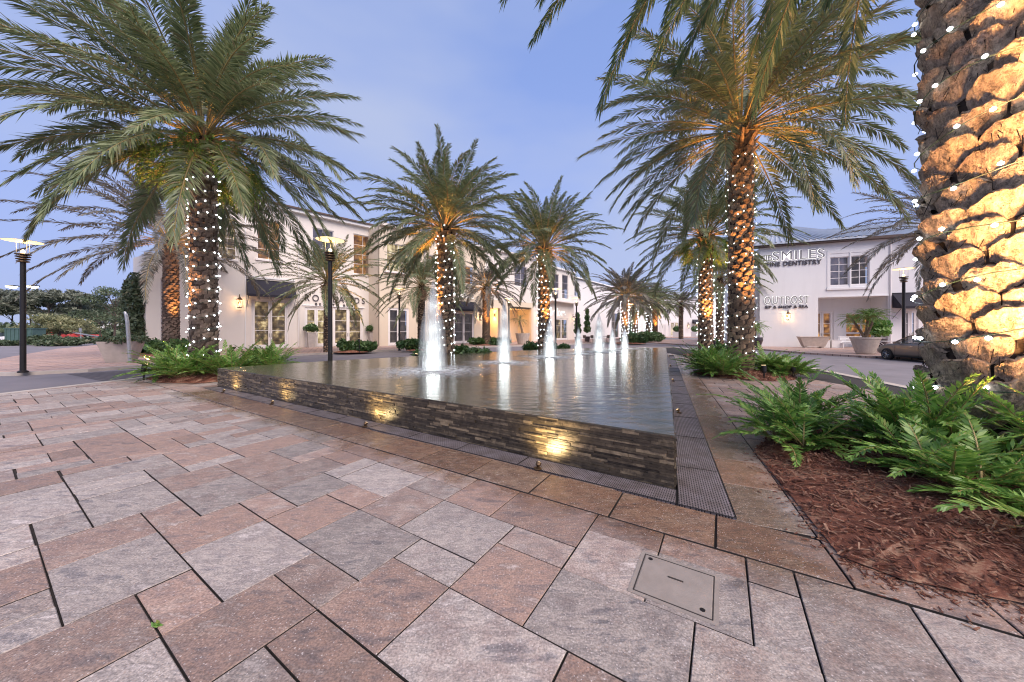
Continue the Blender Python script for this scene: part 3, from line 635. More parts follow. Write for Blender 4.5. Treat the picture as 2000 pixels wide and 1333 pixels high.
# ------------------------------------------------------------------ foliage generators
def frond_arrays(Ln, pitch0, droop, az, nl, ll, lw, rs, base=(0, 0, 0), t0=.14, side_sway=0, lift=.35, leaf_droop=.25, rr=.02, fwd=(.75, .95), dry=.05, tipdry=.3, prof=None):
    "one pinnate leaf: returns leaflet verts/quads/tints and rachis verts/quads"
    n = 22; t = np.linspace(0, 1, n); pit = pitch0 - droop * t ** 1.35; azs = az + side_sway * t ** 1.5
    T = np.stack([np.cos(pit) * np.cos(azs), np.cos(pit) * np.sin(azs), np.sin(pit)], 1); ds = Ln / (n - 1)
    P = np.zeros((n, 3)); P[0] = base; P[1:] = np.array(base) + np.cumsum((T[:-1] + T[1:]) / 2 * ds, 0)
    tl = np.repeat(np.linspace(t0, 1, nl), 2); side = np.tile([1, -1], nl); tl = np.clip(tl + rs.normal(0, .004, len(tl)), t0, 1)
    ip = lambda A: np.stack([np.interp(tl, t, A[:, k]) for k in range(3)], 1)
    p = ip(P); tt = ip(T); tt /= np.linalg.norm(tt, axis=1, keepdims=True)
    a = np.interp(tl, t, azs); S = np.stack([-np.sin(a), np.cos(a), np.zeros_like(a)], 1); Nn = np.cross(tt, S); Nn *= np.sign(Nn[:, 2:3] + 1e-6)
    pr = (np.minimum(1, (tl - t0) * 4.5 + .35) * (1 - .62 * tl ** 2.6)) if prof is None else prof(tl)
    l = ll * pr * rs.uniform(.85, 1.12, len(tl)); sp = np.radians(np.interp(tl, [t0, .5, 1], [62, 48, 18])) + rs.normal(0, .10, len(tl))
    lf = lift + rs.normal(0, .16, len(tl))
    d = tt * np.cos(sp)[:, None] + (S * side[:, None] + Nn * lf[:, None]) * np.sin(sp)[:, None]; d /= np.linalg.norm(d, axis=1, keepdims=True)
    wv = np.cross(d, Nn + rs.normal(0, .35, d.shape)); wv /= np.linalg.norm(wv, axis=1, keepdims=True)
    mid = p + d * (l * .45)[:, None]; tip = p + d * l[:, None]; g_ = leaf_droop * l * rs.uniform(.5, 1.5, len(tl)); tip[:, 2] -= g_; mid[:, 2] -= g_ * .22
    w2 = (lw * .5 * np.minimum(1, pr + .3))[:, None]
    V = np.stack([p, mid + wv * w2, tip, mid - wv * w2], 1).reshape(-1, 3); m_ = len(tl); Q = np.arange(m_ * 4).reshape(m_, 4)
    c = rs.random(m_); dr = np.where(rs.random(m_) < dry, rs.uniform(.4, 1, m_), 0) + max(0, rs.normal(0, .05))
    C = np.zeros((m_, 4, 3)); C[:, :, 0] = c[:, None]; C[:, :, 1] = np.clip(dr, 0, 1)[:, None]; C[:, 2, 1] = np.clip(dr + tipdry * rs.random(m_), 0, 1); C = C.reshape(-1, 3)
    # rachis: a flattened 3-sided rib
    Sr = np.stack([-np.sin(azs), np.cos(azs), np.zeros(n)], 1); Nr = np.cross(T, Sr); r_ = (rr * (1 - .85 * t) + .003)[:, None]
    RV = np.stack([P + Sr * r_, P - Sr * r_, P + Nr * r_ * -.9], 1).reshape(-1, 3); RQ = []
    for i in range(n - 1):
        b = i * 3
        for k in range(3): RQ.append((b + k, b + (k + 1) % 3, b + 3 + (k + 1) % 3, b + 3 + k))
    return V, Q, C, RV, np.array(RQ)
def merge(fr, name, leafm, ribm, parent, off=None):
    Vs, Qs, Cs, mi, b = [], [], [], [], 0
    for V, Q, C, RV, RQ in fr:
        Vs.append(V); Qs.append(Q + b); Cs.append(C); mi.append(np.zeros(len(Q))); b += len(V)
        Vs.append(RV); Qs.append(RQ + b); Cs.append(np.full((len(RV), 3), .4)); mi.append(np.ones(len(RQ))); b += len(RV)
    return npmesh(name, np.concatenate(Vs), np.concatenate(Qs), [leafm, ribm], parent, np.concatenate(Cs), np.concatenate(mi).astype(np.int32), off=off)

def boots(R0, R1, z0, z1, bw, bh, prot, seed, lod=1, flare=0):
    rs = np.random.default_rng(seed); dz = bw * bh / (2 * math.pi * R0) * .86; n = int((z1 - z0) / dz); m = MB()
    gs = (5, 4) if lod else (3, 3)
    for i in range(n):
        a = i * 2.39996; z = z0 + i * dz; q = (z - z0) / (z1 - z0); Rr = R0 + (R1 - R0) * q + flare * max(0, q - .8) * 5
        wv = bw * rs.uniform(.85, 1.12); hv = bh * rs.uniform(.85, 1.15); pv_ = prot * rs.uniform(.65, 1.25); tl = rs.normal(0, .10); c = rs.random(); vs = []; nx, nz_ = gs
        for iz in range(nz_ + 1):       # last row = the cut end, folded back to the trunk
            fz = min(iz, nz_ - 1) / (nz_ - 1)
            for ix in range(nx):
                fx = ix / (nx - 1) * 2 - 1; width = wv / 2 * (.72 + .28 * math.sin(math.pi * min(fz, .8)))
                rad = Rr - .02 + pv_ * (.15 + .85 * fz ** .8) * (1 - .55 * abs(fx) ** 2.5) + rs.normal(0, .006)
                zz = z + hv * (fz - .5) + fx * width * (tl + .18) - hv * .16 * abs(fx) ** 2
                if iz == nz_: rad = Rr - .04; zz += -.15 * hv
                th = a + fx * width / Rr; vs.append((rad * math.cos(th), rad * math.sin(th), zz))
        fs = [(iz * nx + ix, iz * nx + ix + 1, (iz + 1) * nx + ix + 1, (iz + 1) * nx + ix) for iz in range(nz_) for ix in range(nx - 1)]
        m.add(vs, fs, (c, c, c))
    return m

LIGHTMESH = {}
def string_lights(loc, R0, z0, z1, nb, turns, label, far, seed, br=.022):
    t = thing('string_lights', label, 'string lights', loc, 0, 'white light strings wound round palm trunks'); rs = random.Random(seed)
    key = (far, br)
    mb = None; w_ = []; first = None
    for i in range(nb * 3 + 1):
        q = i / (nb * 3); a = turns * 2 * math.pi * q + seed; z = z0 + (z1 - z0) * q + .05 * math.sin(a * 2.3); w_.append((R0 * math.cos(a), R0 * math.sin(a), z))
    m = MB(); m.tube(w_, .006 if not far else .012, 4); m.build('cord', M['wire'], t)
    nb = int(nb * (1.35 if far else 1.5)); br *= .78; cand = []
    for i in range(nb):
        q = (i + rs.uniform(.2, .8)) / nb; a = turns * 2 * math.pi * q + seed; z = z0 + (z1 - z0) * q + .05 * math.sin(a * 2.3) + rs.uniform(-.05, .05)
        cand.append((math.cos(a) * loc[0] + math.sin(a) * loc[1], (R0 * 1.015 * math.cos(a), R0 * 1.015 * math.sin(a), z)))
    cand.sort(key=lambda c: c[0]); rest = MB()
    for _, p in cand[100:]: rest.lathe([(0.001, -br), (br, 0), (0.001, br)], 5, p, cap=False)
    if rest.v: tag(rest.build('other_bulbs', M['bulbfar'] if far else M['bulb'], t), kind='stuff')
    for _, p in cand[:100]:
        if key not in LIGHTMESH:
            b = MB(); b.lathe([(0.001, -br), (br * .8, -br * .5), (br, 0), (br * .8, br * .5), (0.001, br)], 6, cap=False); ob = b.build('bulb', M['bulbfar'] if far else M['bulb'], t); LIGHTMESH[key] = ob.data; ob.location = p
        else:
            ob = bpy.data.objects.new('bulb', LIGHTMESH[key]); COL.objects.link(ob); ob.parent = t; ob.location = p
    return t

def spot(parent, loc, aim, power, col, size, soft=.05):
    ld = bpy.data.lights.new('spot', 'SPOT'); ld.energy = power; ld.color = col; ld.spot_size = R(size); ld.spot_blend = .6; ld.shadow_soft_size = soft
    lo = bpy.data.objects.new('spot_light', ld); COL.objects.link(lo); lo.parent = parent; lo.location = loc; lo.rotation_euler = (-Vector(aim)).to_track_quat('Z', 'Y').to_euler(); return lo
def uplight(loc, aim, power, label, size=50, lift=0, soft=.1):
    ucol = (1, .50, .19) if soft > .2 else (1, .41, .10)
    t = thing('palm_uplight', label, 'uplight', loc, 0, 'ground uplights at the palms'); a = Vector(aim).normalized()
    m = MB(); m.tube([(0, 0, -.02 - loc[2]), (0, 0, .16)], .022, 8); m.build('stake', M['darkmetal'], t)
    m = MB(); b = Vector((0, 0, .18)); m.tube([b - a * .07, b, b + a * .13, b + a * .17], [.05, .065, .07, .07], 14); m.build('housing', M['darkmetal'], t)
    m = MB(); m.tube([b + a * .171, b + a * .176], [.058, .058], 12); m.build('lens', M['lampcore'], t)
    spot(t, b + a * .2 + Vector((0, 0, lift)), a, power * (.85 if soft > .2 else 1), ucol, size, soft)
    return t

def palm(loc, hc, Rt, Lf, nf, label, seed, lights=None, leaf='leaf', grey=False, up=.9, lod=1, nl=95, ll=.5, lw=.034, boot=(.30, .20, .07), droopmin=-.55, lean=(0, 0), lab2=None, petdroop=1.0, azf=None, group='date palms around the fountain and street'):
    rs = np.random.default_rng(seed); t = thing('palm_tree', label, 'palm tree', loc, 0, group)
    m = boots(Rt, Rt * .86, 0.0, hc - .1, *boot, seed, lod, flare=.05)
    hc_ = hc
    m.lathe([(Rt * 1.02, -.1), (Rt * .95, hc * .5), (Rt * .84, hc - .1), (Rt * .7, hc + .25), (.05, hc + .6)], 14, mi=1, col=(.2, .2, .2))
    m.build('trunk', [M['barkgrey'] if grey else M['bark'], M['core']], t, smooth=False)
    fr = []
    nf = int(nf * 1.45); lw = lw * 1.2
    for i in range(nf):
        q = (i + .5) / nf; az = i * 2.39996 + rs.normal(0, .12); p0 = up * 1.5 * (1 - q) ** .85 + droopmin * q ** 1.3 + rs.normal(0, .07)
        if azf is not None and not azf(az % (2 * math.pi), q): continue
        L_ = Lf * rs.uniform(.88, 1.08) * (.72 + .28 * min(1, q * 3.2)); dr = (1.0 - .25 * q + rs.normal(0, .12)) * petdroop
        base = (Rt * .55 * math.cos(az), Rt * .55 * math.sin(az), hc + .35 * (1 - q))
        fr.append(frond_arrays(L_, p0, dr, az, nl, ll * 1.12, lw, rs, base, t0=.2, side_sway=rs.normal(0, .3), rr=.034, dry=.04 + .1 * q, leaf_droop=.34))
    merge(fr, 'crown', M[leaf], M['rachis'], t)
    # cut petiole stubs under the crown
    m = MB()
    for i in range(int(26 * (1 if lod else .6))):
        a = i * 2.39996; z = hc - .75 + .9 * i / 26; d = Vector((math.cos(a), math.sin(a), 1.1 + rs.normal(0, .15))); b = Vector((Rt * .8 * math.cos(a), Rt * .8 * math.sin(a), z)); l = rs.uniform(.22, .42)
        m.tube([b, b + d * l * .5, b + d * l], [.075, .05, .03], 5, col=(.8, .8, .8))
    m.build('leaf_stubs', M['bark'], t)
    if lights:
        z0, z1, nb, turns, far, br = lights
        string_lights(loc, Rt + boot[2] * .78, z0, z1, nb, turns, lab2, far, seed, br)
    return t

def clump(loc, n, Ln, nl, ll, lw, seed, name, label, cat, mat='fern', pitch=(.25, 1.3), droop=.7, spread=.12, group=None, mb=None, azr=(0, 2 * math.pi), shape=None):
    n = int(n * 1.9); nl = int(nl * 1.05); ll = ll * 1.02; lw = lw * 1.0; rs = np.random.default_rng(seed); t = thing(name, label, cat, loc, 0, group); fr = []
    for i in range(n):
        az = azr[0] + (azr[1] - azr[0]) * ((i * .618034) % 1) + rs.normal(0, .1); p0 = rs.uniform(*pitch); b = (rs.normal(0, spread), rs.normal(0, spread), 0)
        fr.append(frond_arrays(Ln * rs.uniform(.65, 1.1), p0, droop * rs.uniform(.6, 1.3), az, nl, ll, lw, rs, b, t0=.22, side_sway=rs.normal(0, .3), lift=.25, leaf_droop=.12, rr=.008, dry=.02, tipdry=.15))
    merge(fr, 'leaves', M[mat], M['rachis'], t)
    return t

def leafcloud(centers, n, size, rs, elong=1.0):
    "leaf-sized faces scattered through blobs: centers (x,y,z,rx,ry,rz)"
    cs = np.array(centers, float); wt = cs[:, 3] * cs[:, 4] * cs[:, 5]; k = rs.choice(len(cs), n, p=wt / wt.sum()); d = rs.normal(size=(n, 3)); d /= np.linalg.norm(d, axis=1, keepdims=True); r = rs.random(n) ** .45
    p = cs[k, :3] + d * r[:, None] * cs[k, 3:6]; a = rs.normal(size=(n, 3)); a /= np.linalg.norm(a, axis=1, keepdims=True); b = np.cross(a, rs.normal(size=(n, 3))); b /= np.linalg.norm(b, axis=1, keepdims=True)
    s = size * rs.uniform(.6, 1.4, (n, 1)); a = a * s * elong; b = b * s * .5
    V = np.stack([p - a, p + b, p + a, p - b], 1).reshape(-1, 3); Q = np.arange(n * 4).reshape(n, 4); C = np.zeros((n, 4, 3)); cl = rs.random(len(cs))[k] * .5 + rs.random(n) * .5; C[:, :, 0] = cl[:, None]; C[:, :, 1] = (rs.random(n) < .05)[:, None] * .6
    return V, Q, C.reshape(-1, 3)
def bush(loc, blobs, n, size, label, cat='shrub', name='shrub', mat='shrub', seed=1, group=None, parent=None, elong=1.3):
    rs = np.random.default_rng(seed); V, Q, C = leafcloud(blobs, n, size, rs, elong)
    if parent is not None: return npmesh(name, V, Q, M[mat], parent, C)
    t = thing(name, label, cat, loc, 0, group); npmesh('foliage', V, Q, M[mat], t, C); return t
def tree(loc, h, rad, label, seed, mat='pine', nb=10, n=5000, size=.12, name='tree', flat=.35, z0=.45, group=None, trunk_r=.12, cat='tree'):
    rs = np.random.default_rng(seed); t = thing(name, label, cat, loc, 0, group); bl = []; m = MB(); top = Vector((rs.normal(0, .2), rs.normal(0, .2), h * .85)); m.tube([(0, 0, -.2), top * .5 + Vector((rs.normal(0, .1), 0, 0)), top], [trunk_r, trunk_r * .7, trunk_r * .25], 7)
    for i in range(nb):
        a = i * 2.4 + rs.normal(0, .3); q = rs.uniform(z0, 1); r = rad * rs.uniform(.35, 1) * (1.15 - .55 * q); c = Vector((r * math.cos(a), r * math.sin(a), h * q)); br = rad * rs.uniform(.3, .5); bl.append((*c, br, br, br * flat + .15))
        s = top * max(.2, q * .75); m.tube([s, (s + c) / 2 + Vector((0, 0, .1)), c], [trunk_r * .4, trunk_r * .25, trunk_r * .1], 5)
    m.build('trunk', M['wood'], t); V, Q, C = leafcloud(bl, n, size, rs, 1.6); npmesh('crown', V, Q, M[mat], t, C); return t
# ------------------------------------------------------------------ buildings
class Wall:
    "vertical facade through world point (x,y) in direction d (unit, left to right in the picture); outward normal faces the plaza"
    def __init__(s, o, d): s.o = Vector(o); s.d = Vector(d).normalized(); s.n = Vector((s.d.y, -s.d.x))
    def s_at(s, px):
        r = (px - 1000) / F; return (r * s.o.y - s.o.x) / (s.d.x - r * s.d.y)
    def pt(s, t, out=0, z=0): q = s.o + s.d * t + s.n * out; return (q.x, q.y, z)
    def z_at(s, px, py): return H + (HZ - py) * (s.o.y + s.d.y * s.s_at(px)) / F
    def rect(s, x0, x1, yt, yb):
        c = (x0 + x1) / 2; return s.s_at(x0), s.s_at(x1), s.z_at(c, yb) if yb < 700 else 0.0, s.z_at(c, yt)
    def box(s, m, s0, s1, z0, z1, o0, o1, mi=0):   # o0 < o1 outward offsets
        m.hexa([s.pt(s0, o1, z0), s.pt(s1, o1, z0), s.pt(s1, o0, z0), s.pt(s0, o0, z0), s.pt(s0, o1, z1), s.pt(s1, o1, z1), s.pt(s1, o0, z1), s.pt(s0, o0, z1)], mi=mi)
    def panel(s, m, s0, s1, z0, z1, ops, th=.25, out=0):
        xs = sorted({s0, s1, *[v for o in ops for v in o[:2] if s0 < v < s1]}); zs = sorted({z0, z1, *[v for o in ops for v in o[2:4] if z0 < v < z1]})
        for i in range(len(xs) - 1):
            for j in range(len(zs) - 1):
                cx, cz = (xs[i] + xs[i + 1]) / 2, (zs[j] + zs[j + 1]) / 2
                if any(o[0] < cx < o[1] and o[2] < cz < o[3] for o in ops): continue
                m.add([s.pt(xs[i], out, zs[j]), s.pt(xs[i + 1], out, zs[j]), s.pt(xs[i + 1], out, zs[j + 1]), s.pt(xs[i], out, zs[j + 1])], [(0, 1, 2, 3)])
        for o in ops:
            a, b, c, d = o[:4]
            for q in (((a, c), (a, d)), ((a, d), (b, d)), ((b, d), (b, c)), ((b, c), (a, c))):
                (x0, y0), (x1, y1) = q; m.add([s.pt(x0, out, y0), s.pt(x1, out, y1), s.pt(x1, out - th, y1), s.pt(x0, out - th, y0)], [(0, 1, 2, 3)])
        # end caps and top
        m.add([s.pt(s0, out, z0), s.pt(s0, out, z1), s.pt(s0, out - th, z1), s.pt(s0, out - th, z0)], [(0, 1, 2, 3)])
        m.add([s.pt(s1, out, z1), s.pt(s1, out, z0), s.pt(s1, out - th, z0), s.pt(s1, out - th, z1)], [(0, 1, 2, 3)])
        m.add([s.pt(s0, out, z1), s.pt(s1, out, z1), s.pt(s1, out - th, z1), s.pt(s0, out - th, z1)], [(0, 1, 2, 3)])

def building(label, loc, name='commercial_building'):
    b = thing(name, label, 'building', (loc[0], loc[1], 0)); b['_o'] = 0; del b['_o']; return b
def neg(b): return (-b.location.x, -b.location.y, -b.location.z)

def window(W, b, o, nx=1, ny=3, inn='in_warm', out=-.12, fw=.07, mw=.03, name='window', kick=0, room=.7):
    "framed opening (s0,s1,z0,z1): frame, glazing bars, pane and the room behind"
    s0, s1, z0, z1 = o; m = MB(); f = fw
    W.box(m, s0, s0 + f, z0, z1, out - .06, out + .04); W.box(m, s1 - f, s1, z0, z1, out - .06, out + .04)
    W.box(m, s0 + f, s1 - f, z1 - f, z1, out - .06, out + .04); W.box(m, s0 + f, s1 - f, z0, z0 + max(f, kick), out - .06, out + .04)
    zb = z0 + max(f, kick)
    for i in range(1, nx): x = s0 + f + (s1 - s0 - 2 * f) * i / nx; W.box(m, x - mw / 2, x + mw / 2, zb, z1 - f, out - .03, out + .02)
    for j in range(1, ny): z = zb + (z1 - f - zb) * j / ny; W.box(m, s0 + f, s1 - f, z - mw / 2, z + mw / 2, out - .033, out + .023)
    w_ = m.build(name, M['trim'], b, off=neg(b))
    p = MB(); W.box(p, s0 + f * .8, s1 - f * .8, zb - .01, z1 - f * .8, out - .02, out - .01); p.build('pane', M['glass'], w_)
    r = MB(); a = .12
    r.add([W.pt(s0 - a, out - room, z0), W.pt(s1 + a, out - room, z0), W.pt(s1 + a, out - room, z1 + a), W.pt(s0 - a, out - room, z1 + a)], [(0, 1, 2, 3)]); r.build('lit_room', M[inn], w_)
    return w_
def french(W, b, o, inn='in_warm', leaves=2, out=-.12, transom=0, stile=.13):
    "pair of tall glazed doors, three lights each"
    s0, s1, z0, z1 = o; fr = MB(); f = .10
    W.box(fr, s0, s0 + f, 0, z1, out - .06, out + .06); W.box(fr, s1 - f, s1, 0, z1, out - .06, out + .06); W.box(fr, s0 + f, s1 - f, z1 - f, z1, out - .06, out + .06)
    fr.build('door_frame', M['trim'], b, off=neg(b)); wl = (s1 - s0 - 2 * f) / leaves
    for i in range(leaves):
        d = window(W, b, (s0 + f + i * wl + .01, s0 + f + (i + 1) * wl - .01, .02, z1 - f - .01), 1, 3, inn, out, stile, .035, 'door', kick=.3)
        h = MB(); x = s0 + f + (i + 1) * wl - .07 if i % 2 == 0 else s0 + f + i * wl + .07; h.tube([W.pt(x, out + .06, .95), W.pt(x, out + .11, 1.0), W.pt(x, out + .11, 1.25), W.pt(x, out + .06, 1.3)], .012, 6); h.build('handle', M['darkmetal'], d)
def awning(W, b, s0, s1, zt, zb, depth, out=0):
    m = MB(); th = .03
    A = [W.pt(s0, out + .02, zt), W.pt(s1, out + .02, zt), W.pt(s1, out + depth, zb), W.pt(s0, out + depth, zb)]; m.add(A + [(x, y, z - th) for x, y, z in A], [(0, 1, 2, 3), (7, 6, 5, 4), (0, 4, 5, 1), (1, 5, 6, 2), (2, 6, 7, 3), (3, 7, 4, 0)])
    for s_ in (s0 + .01, s1 - .01): m.add([W.pt(s_, out + .02, zt - .03), W.pt(s_, out + depth, zb), W.pt(s_, out + depth, zb - .18), W.pt(s_, out + .02, zb - .05)], [(0, 1, 2, 3)])
    m.add([W.pt(s0, out + depth + .004, zb), W.pt(s1, out + depth + .004, zb), W.pt(s1, out + depth + .004, zb - .2), W.pt(s0, out + depth + .004, zb - .2)], [(0, 1, 2, 3)])
    a = m.build('awning', M['awning'], b, off=neg(b)); k = MB()
    for s_ in (s0 + .04, s1 - .04): k = MB(); k.tube([W.pt(s_, out + depth - .02, zb - .03), W.pt(s_, out + .02, zb - 1.0)], .018, 5); k.build('strut', M['darkmetal'], a)
    k = MB(); W.box(k, s0, s1, zt - .01, zt + .05, out, out + .05); k.build('rail', M['darkmetal'], a)

def wall_text(W, b, txt, px0, px1, ytop, ybot, label, mat='letterdark', glow=None, out=.06, space=1.0, bold=0.0, name='shop_sign'):
    "standing letters in front of a wall between two picture columns"
    cu = bpy.data.curves.new('lettering', 'FONT'); cu.body = txt; cu.size = 1; cu.space_character = space; cu.offset = bold; cu.extrude = .03 if glow is None else .025
    s0, s1 = W.s_at(px0), W.s_at(px1); c = (px0 + px1) / 2; z0, z1 = W.z_at(c, ybot), W.z_at(c, ytop)
    def mk(off, ext, mt, dist, nm, par):
        cu.offset = off; cu.extrude = ext; ob = bpy.data.objects.new(nm, cu); COL.objects.link(ob); bpy.context.view_layer.update(); dg = bpy.context.evaluated_depsgraph_get(); me = bpy.data.meshes.new_from_object(ob.evaluated_get(dg)); bpy.data.objects.remove(ob)
        co = np.zeros(len(me.vertices) * 3, np.float32); me.vertices.foreach_get('co', co); co = co.reshape(-1, 3); return me, co, mt, dist, nm, par
    t = thing(name, label, 'sign', W.pt(s0, 0, z0)); a = mk(bold, .03, mat, out, 'letters', t); co = a[1]; x0, x1, y0, y1 = co[:, 0].min(), co[:, 0].max(), co[:, 1].min(), co[:, 1].max()
    parts = [a] + ([mk(bold + .014, .004, glow, .012, 'halo_outline', t)] if glow else [])  # glowing letter outline stands in for the halo of light on the wall
    for me, co, mt, dist, nm, par in parts:
        ss = (co[:, 0] - x0) / (x1 - x0) * (s1 - s0); zz = (co[:, 1] - y0) / (y1 - y0) * (z1 - z0); dd = dist + co[:, 2]
        P = np.stack([W.d.x * ss + W.n.x * dd, W.d.y * ss + W.n.y * dd, zz], 1); me.vertices.foreach_set('co', P.astype(np.float32).ravel()); me.materials.clear(); me.materials.append(M[mt]); me.update()
        o = bpy.data.objects.new(nm, me); COL.objects.link(o); o.parent = t
    return t
def lantern(W, px, py, label, out=0, sc=1.0):
    s_ = W.s_at(px); z = W.z_at(px, py); loc = W.pt(s_, out, z); t = thing('wall_lantern', label, 'wall lantern', loc, 0, 'copper lanterns on the shop walls'); n = Vector((W.n.x, W.n.y, 0)); d = Vector((W.d.x, W.d.y, 0)); q = n * .28 * sc
    m = MB(); m.tube([n * .01, n * .03], .07 * sc, 10); m.tube([n * .02 + Vector((0, 0, .1)), n * .12 + Vector((0, 0, .5)) * sc, q + Vector((0, 0, .52)) * sc, q + Vector((0, 0, .34)) * sc], .016 * sc, 6); m.build('bracket', M['bronze'], t)
    m = MB(); m.lathe([(.17 * sc, .18 * sc), (.05 * sc, .32 * sc), (.03 * sc, .36 * sc)], 8, q); m.lathe([(.11 * sc, -.34 * sc), (.12 * sc, -.30 * sc)], 8, q)
    for k in range(4):
        a = k * math.pi / 2 + .78; c, s2 = math.cos(a), math.sin(a); m.tube([q + Vector((c * .11, s2 * .11, -.3)) * sc, q + Vector((c * .155, s2 * .155, .19)) * sc], .010 * sc, 4)
    m.build('cage', M['bronze'], t)
    m = MB(); m.lathe([(.005, -.2 * sc), (.03 * sc, -.14 * sc), (.02 * sc, -.02 * sc), (.003, .06 * sc)], 8, q); m.build('flame', M['lampcore'], t)
    ld = bpy.data.lights.new('lantern', 'POINT'); ld.energy = 42; ld.color = (1, .55, .22); ld.shadow_soft_size = .05; lo = bpy.data.objects.new('lantern_light', ld); COL.objects.link(lo); lo.parent = t; lo.location = q + Vector((0, 0, -.05))
    return t

S2 = math.sqrt(.5)
WA = Wall((-22.3, 28), (S2, S2))
# wing and main block of the left shop building ------------------------------------------------
A = building('white two-storey corner shop building with navy awning and ivy on its left end', WA.o)
m = MB(); sW0, sW1 = WA.s_at(285), WA.s_at(353); zw = WA.z_at(285, 497)
ow = WA.rect(314, 350, 545, 999)
WA.panel(m, sW0, sW1, 0, zw, [ow], .5)
s741 = WA.s_at(741)
up = [WA.rect(502, 548, 430, 508), WA.rect(425, 462, 424, 506), WA.rect(690, 728, 460, 537), WA.rect(610, 652, 448, 524)]
dr1 = WA.rect(491, 563, 585, 999); st = [WA.rect(595, 640, 601, 999), WA.rect(650, 709, 601, 999)]
ZT = 12.2
WA.panel(m, sW1, s741, 0, ZT, up + [dr1] + st, .28)
# end face with return to the back, flat roofs
e0 = WA.pt(sW0, 0, 0); bk = (-.88, .475)
m.add([(e0[0], e0[1], 0), (e0[0], e0[1], zw), (e0[0] + bk[0] * 2.6, e0[1] + bk[1] * 2.6, zw), (e0[0] + bk[0] * 2.6, e0[1] + bk[1] * 2.6, 0)], [(0, 1, 2, 3)])
m.add([WA.pt(sW1, 0, zw - .1), WA.pt(sW1, 0, ZT), WA.pt(sW1, -12, ZT), WA.pt(sW1, -12, zw - .1)], [(0, 1, 2, 3)])
m.add([WA.pt(sW0, 0, zw - .02), WA.pt(sW1, 0, zw - .02), WA.pt(sW1, -12, zw - .02), (e0[0] + bk[0] * 2.6, e0[1] + bk[1] * 2.6, zw - .02)], [(0, 1, 2, 3)])
m.add([(e0[0] + bk[0] * 2.6, e0[1] + bk[1] * 2.6, 0), (e0[0] + bk[0] * 2.6, e0[1] + bk[1] * 2.6, zw), WA.pt(sW1, -12, zw), WA.pt(sW1, -12, 0)], [(0, 1, 2, 3)])
m.add([WA.pt(sW1, 0, ZT - .02), WA.pt(s741, 0, ZT - .02), WA.pt(s741, -12, ZT - .02), WA.pt(sW1, -12, ZT - .02)], [(0, 1, 2, 3)])
m.add([WA.pt(sW1, -12, 0), WA.pt(s741, -12, 0), WA.pt(s741, -12, ZT), WA.pt(sW1, -12, ZT)], [(0, 1, 2, 3)])
m.build('wall', M['stucco'], A, off=neg(A))
m = MB(); WA.box(m, sW0 - .1, sW1, zw, zw + .14, -.4, .12); WA.box(m, sW1 - .1, s741, ZT, ZT + .25, -.6, .45)
WA.box(m, WA.s_at(478), WA.s_at(480), 0, ZT - .4, 0, .05)
m.build('coping', M['stucco2'], A, off=neg(A))
m = MB(); WA.box(m, sW1 - .15, s741, ZT + .25, ZT + .4, -.6, .6); m.build('eave', M['roofdark'], A, off=neg(A))
window(WA, A, ow, 1, 3, 'in_dark', -.4, .07)
window(WA, A, up[0], 2, 4, 'in_orange'); window(WA, A, up[1], 2, 4, 'in_warm'); window(WA, A, up[2], 2, 4, 'in_orange'); window(WA, A, up[3], 2, 4, 'in_blue')
for o in up:
    k = MB(); WA.box(k, o[0] - .12, o[1] + .12, o[2] - .14, o[2], 0, .1); k.build('window_sill', M['trim'], A, off=neg(A))
french(WA, A, dr1, 'in_warm'); french(WA, A, st[0], 'in_bright'); french(WA, A, st[1], 'in_warm')
awning(WA, A, WA.s_at(481), WA.s_at(574), WA.z_at(520, 549), WA.z_at(520, 578), 1.1)
k = MB(); WA.box(k, WA.s_at(478), WA.s_at(576), WA.z_at(520, 545), WA.z_at(520, 542), 0, .07); k.build('moulding', M['stucco2'], A, off=neg(A)); k = MB(); WA.box(k, WA.s_at(590), WA.s_at(712), WA.z_at(650, 600), WA.z_at(650, 598), 0, .06)
k.build('moulding', M['stucco2'], A, off=neg(A))
def downpipe(W_, b_, px, z1, out=0):
    k = MB(); s_ = W_.s_at(px); k.tube([W_.pt(s_, out + .09, .1), W_.pt(s_, out + .09, z1)], .055, 8); k.build('downpipe', M['trim'], b_, off=neg(b_))
downpipe(WA, A, 583, 11.9)
wall_text(WA, A, 'ROWLANDS', 595, 712, 579, 591, 'dark capital letters ROWLANDS over the shop doors', 'letterdark', None, .05, 1.5)
wall_text(WA, A, 'BEAUTY BAR', 615, 690, 594, 599, 'small dark letters BEAUTY BAR under the shop name', 'letterdark', None, .05, 1.6)
lantern(WA, 467, 592, 'copper lantern on the plain wall left of the navy awning', sc=1.3)
# ivy on the end face
iv = []
for k_ in range(14):
    q = k_ % 7 / 6; iv.append((e0[0] + bk[0] * (.15 + q * 1.9) - .3, e0[1] + bk[1] * (.15 + q * 1.9) - .12, 1.3 + (k_ // 7) * 2.4 + (k_ % 3) * .3, .5, .5, 1.5))
rs0 = np.random.default_rng(3); V, Q, C = leafcloud([(x - e0[0], y - e0[1], z, a, b, c) for x, y, z, a, b, c in iv], 9000, .11, rs0, 1.2)
t = thing('climbing_ivy', 'tall dark ivy covering the left end of the white building', 'ivy', (e0[0], e0[1], 0)); npmesh('foliage', V, Q, M['hedge'], t, C)

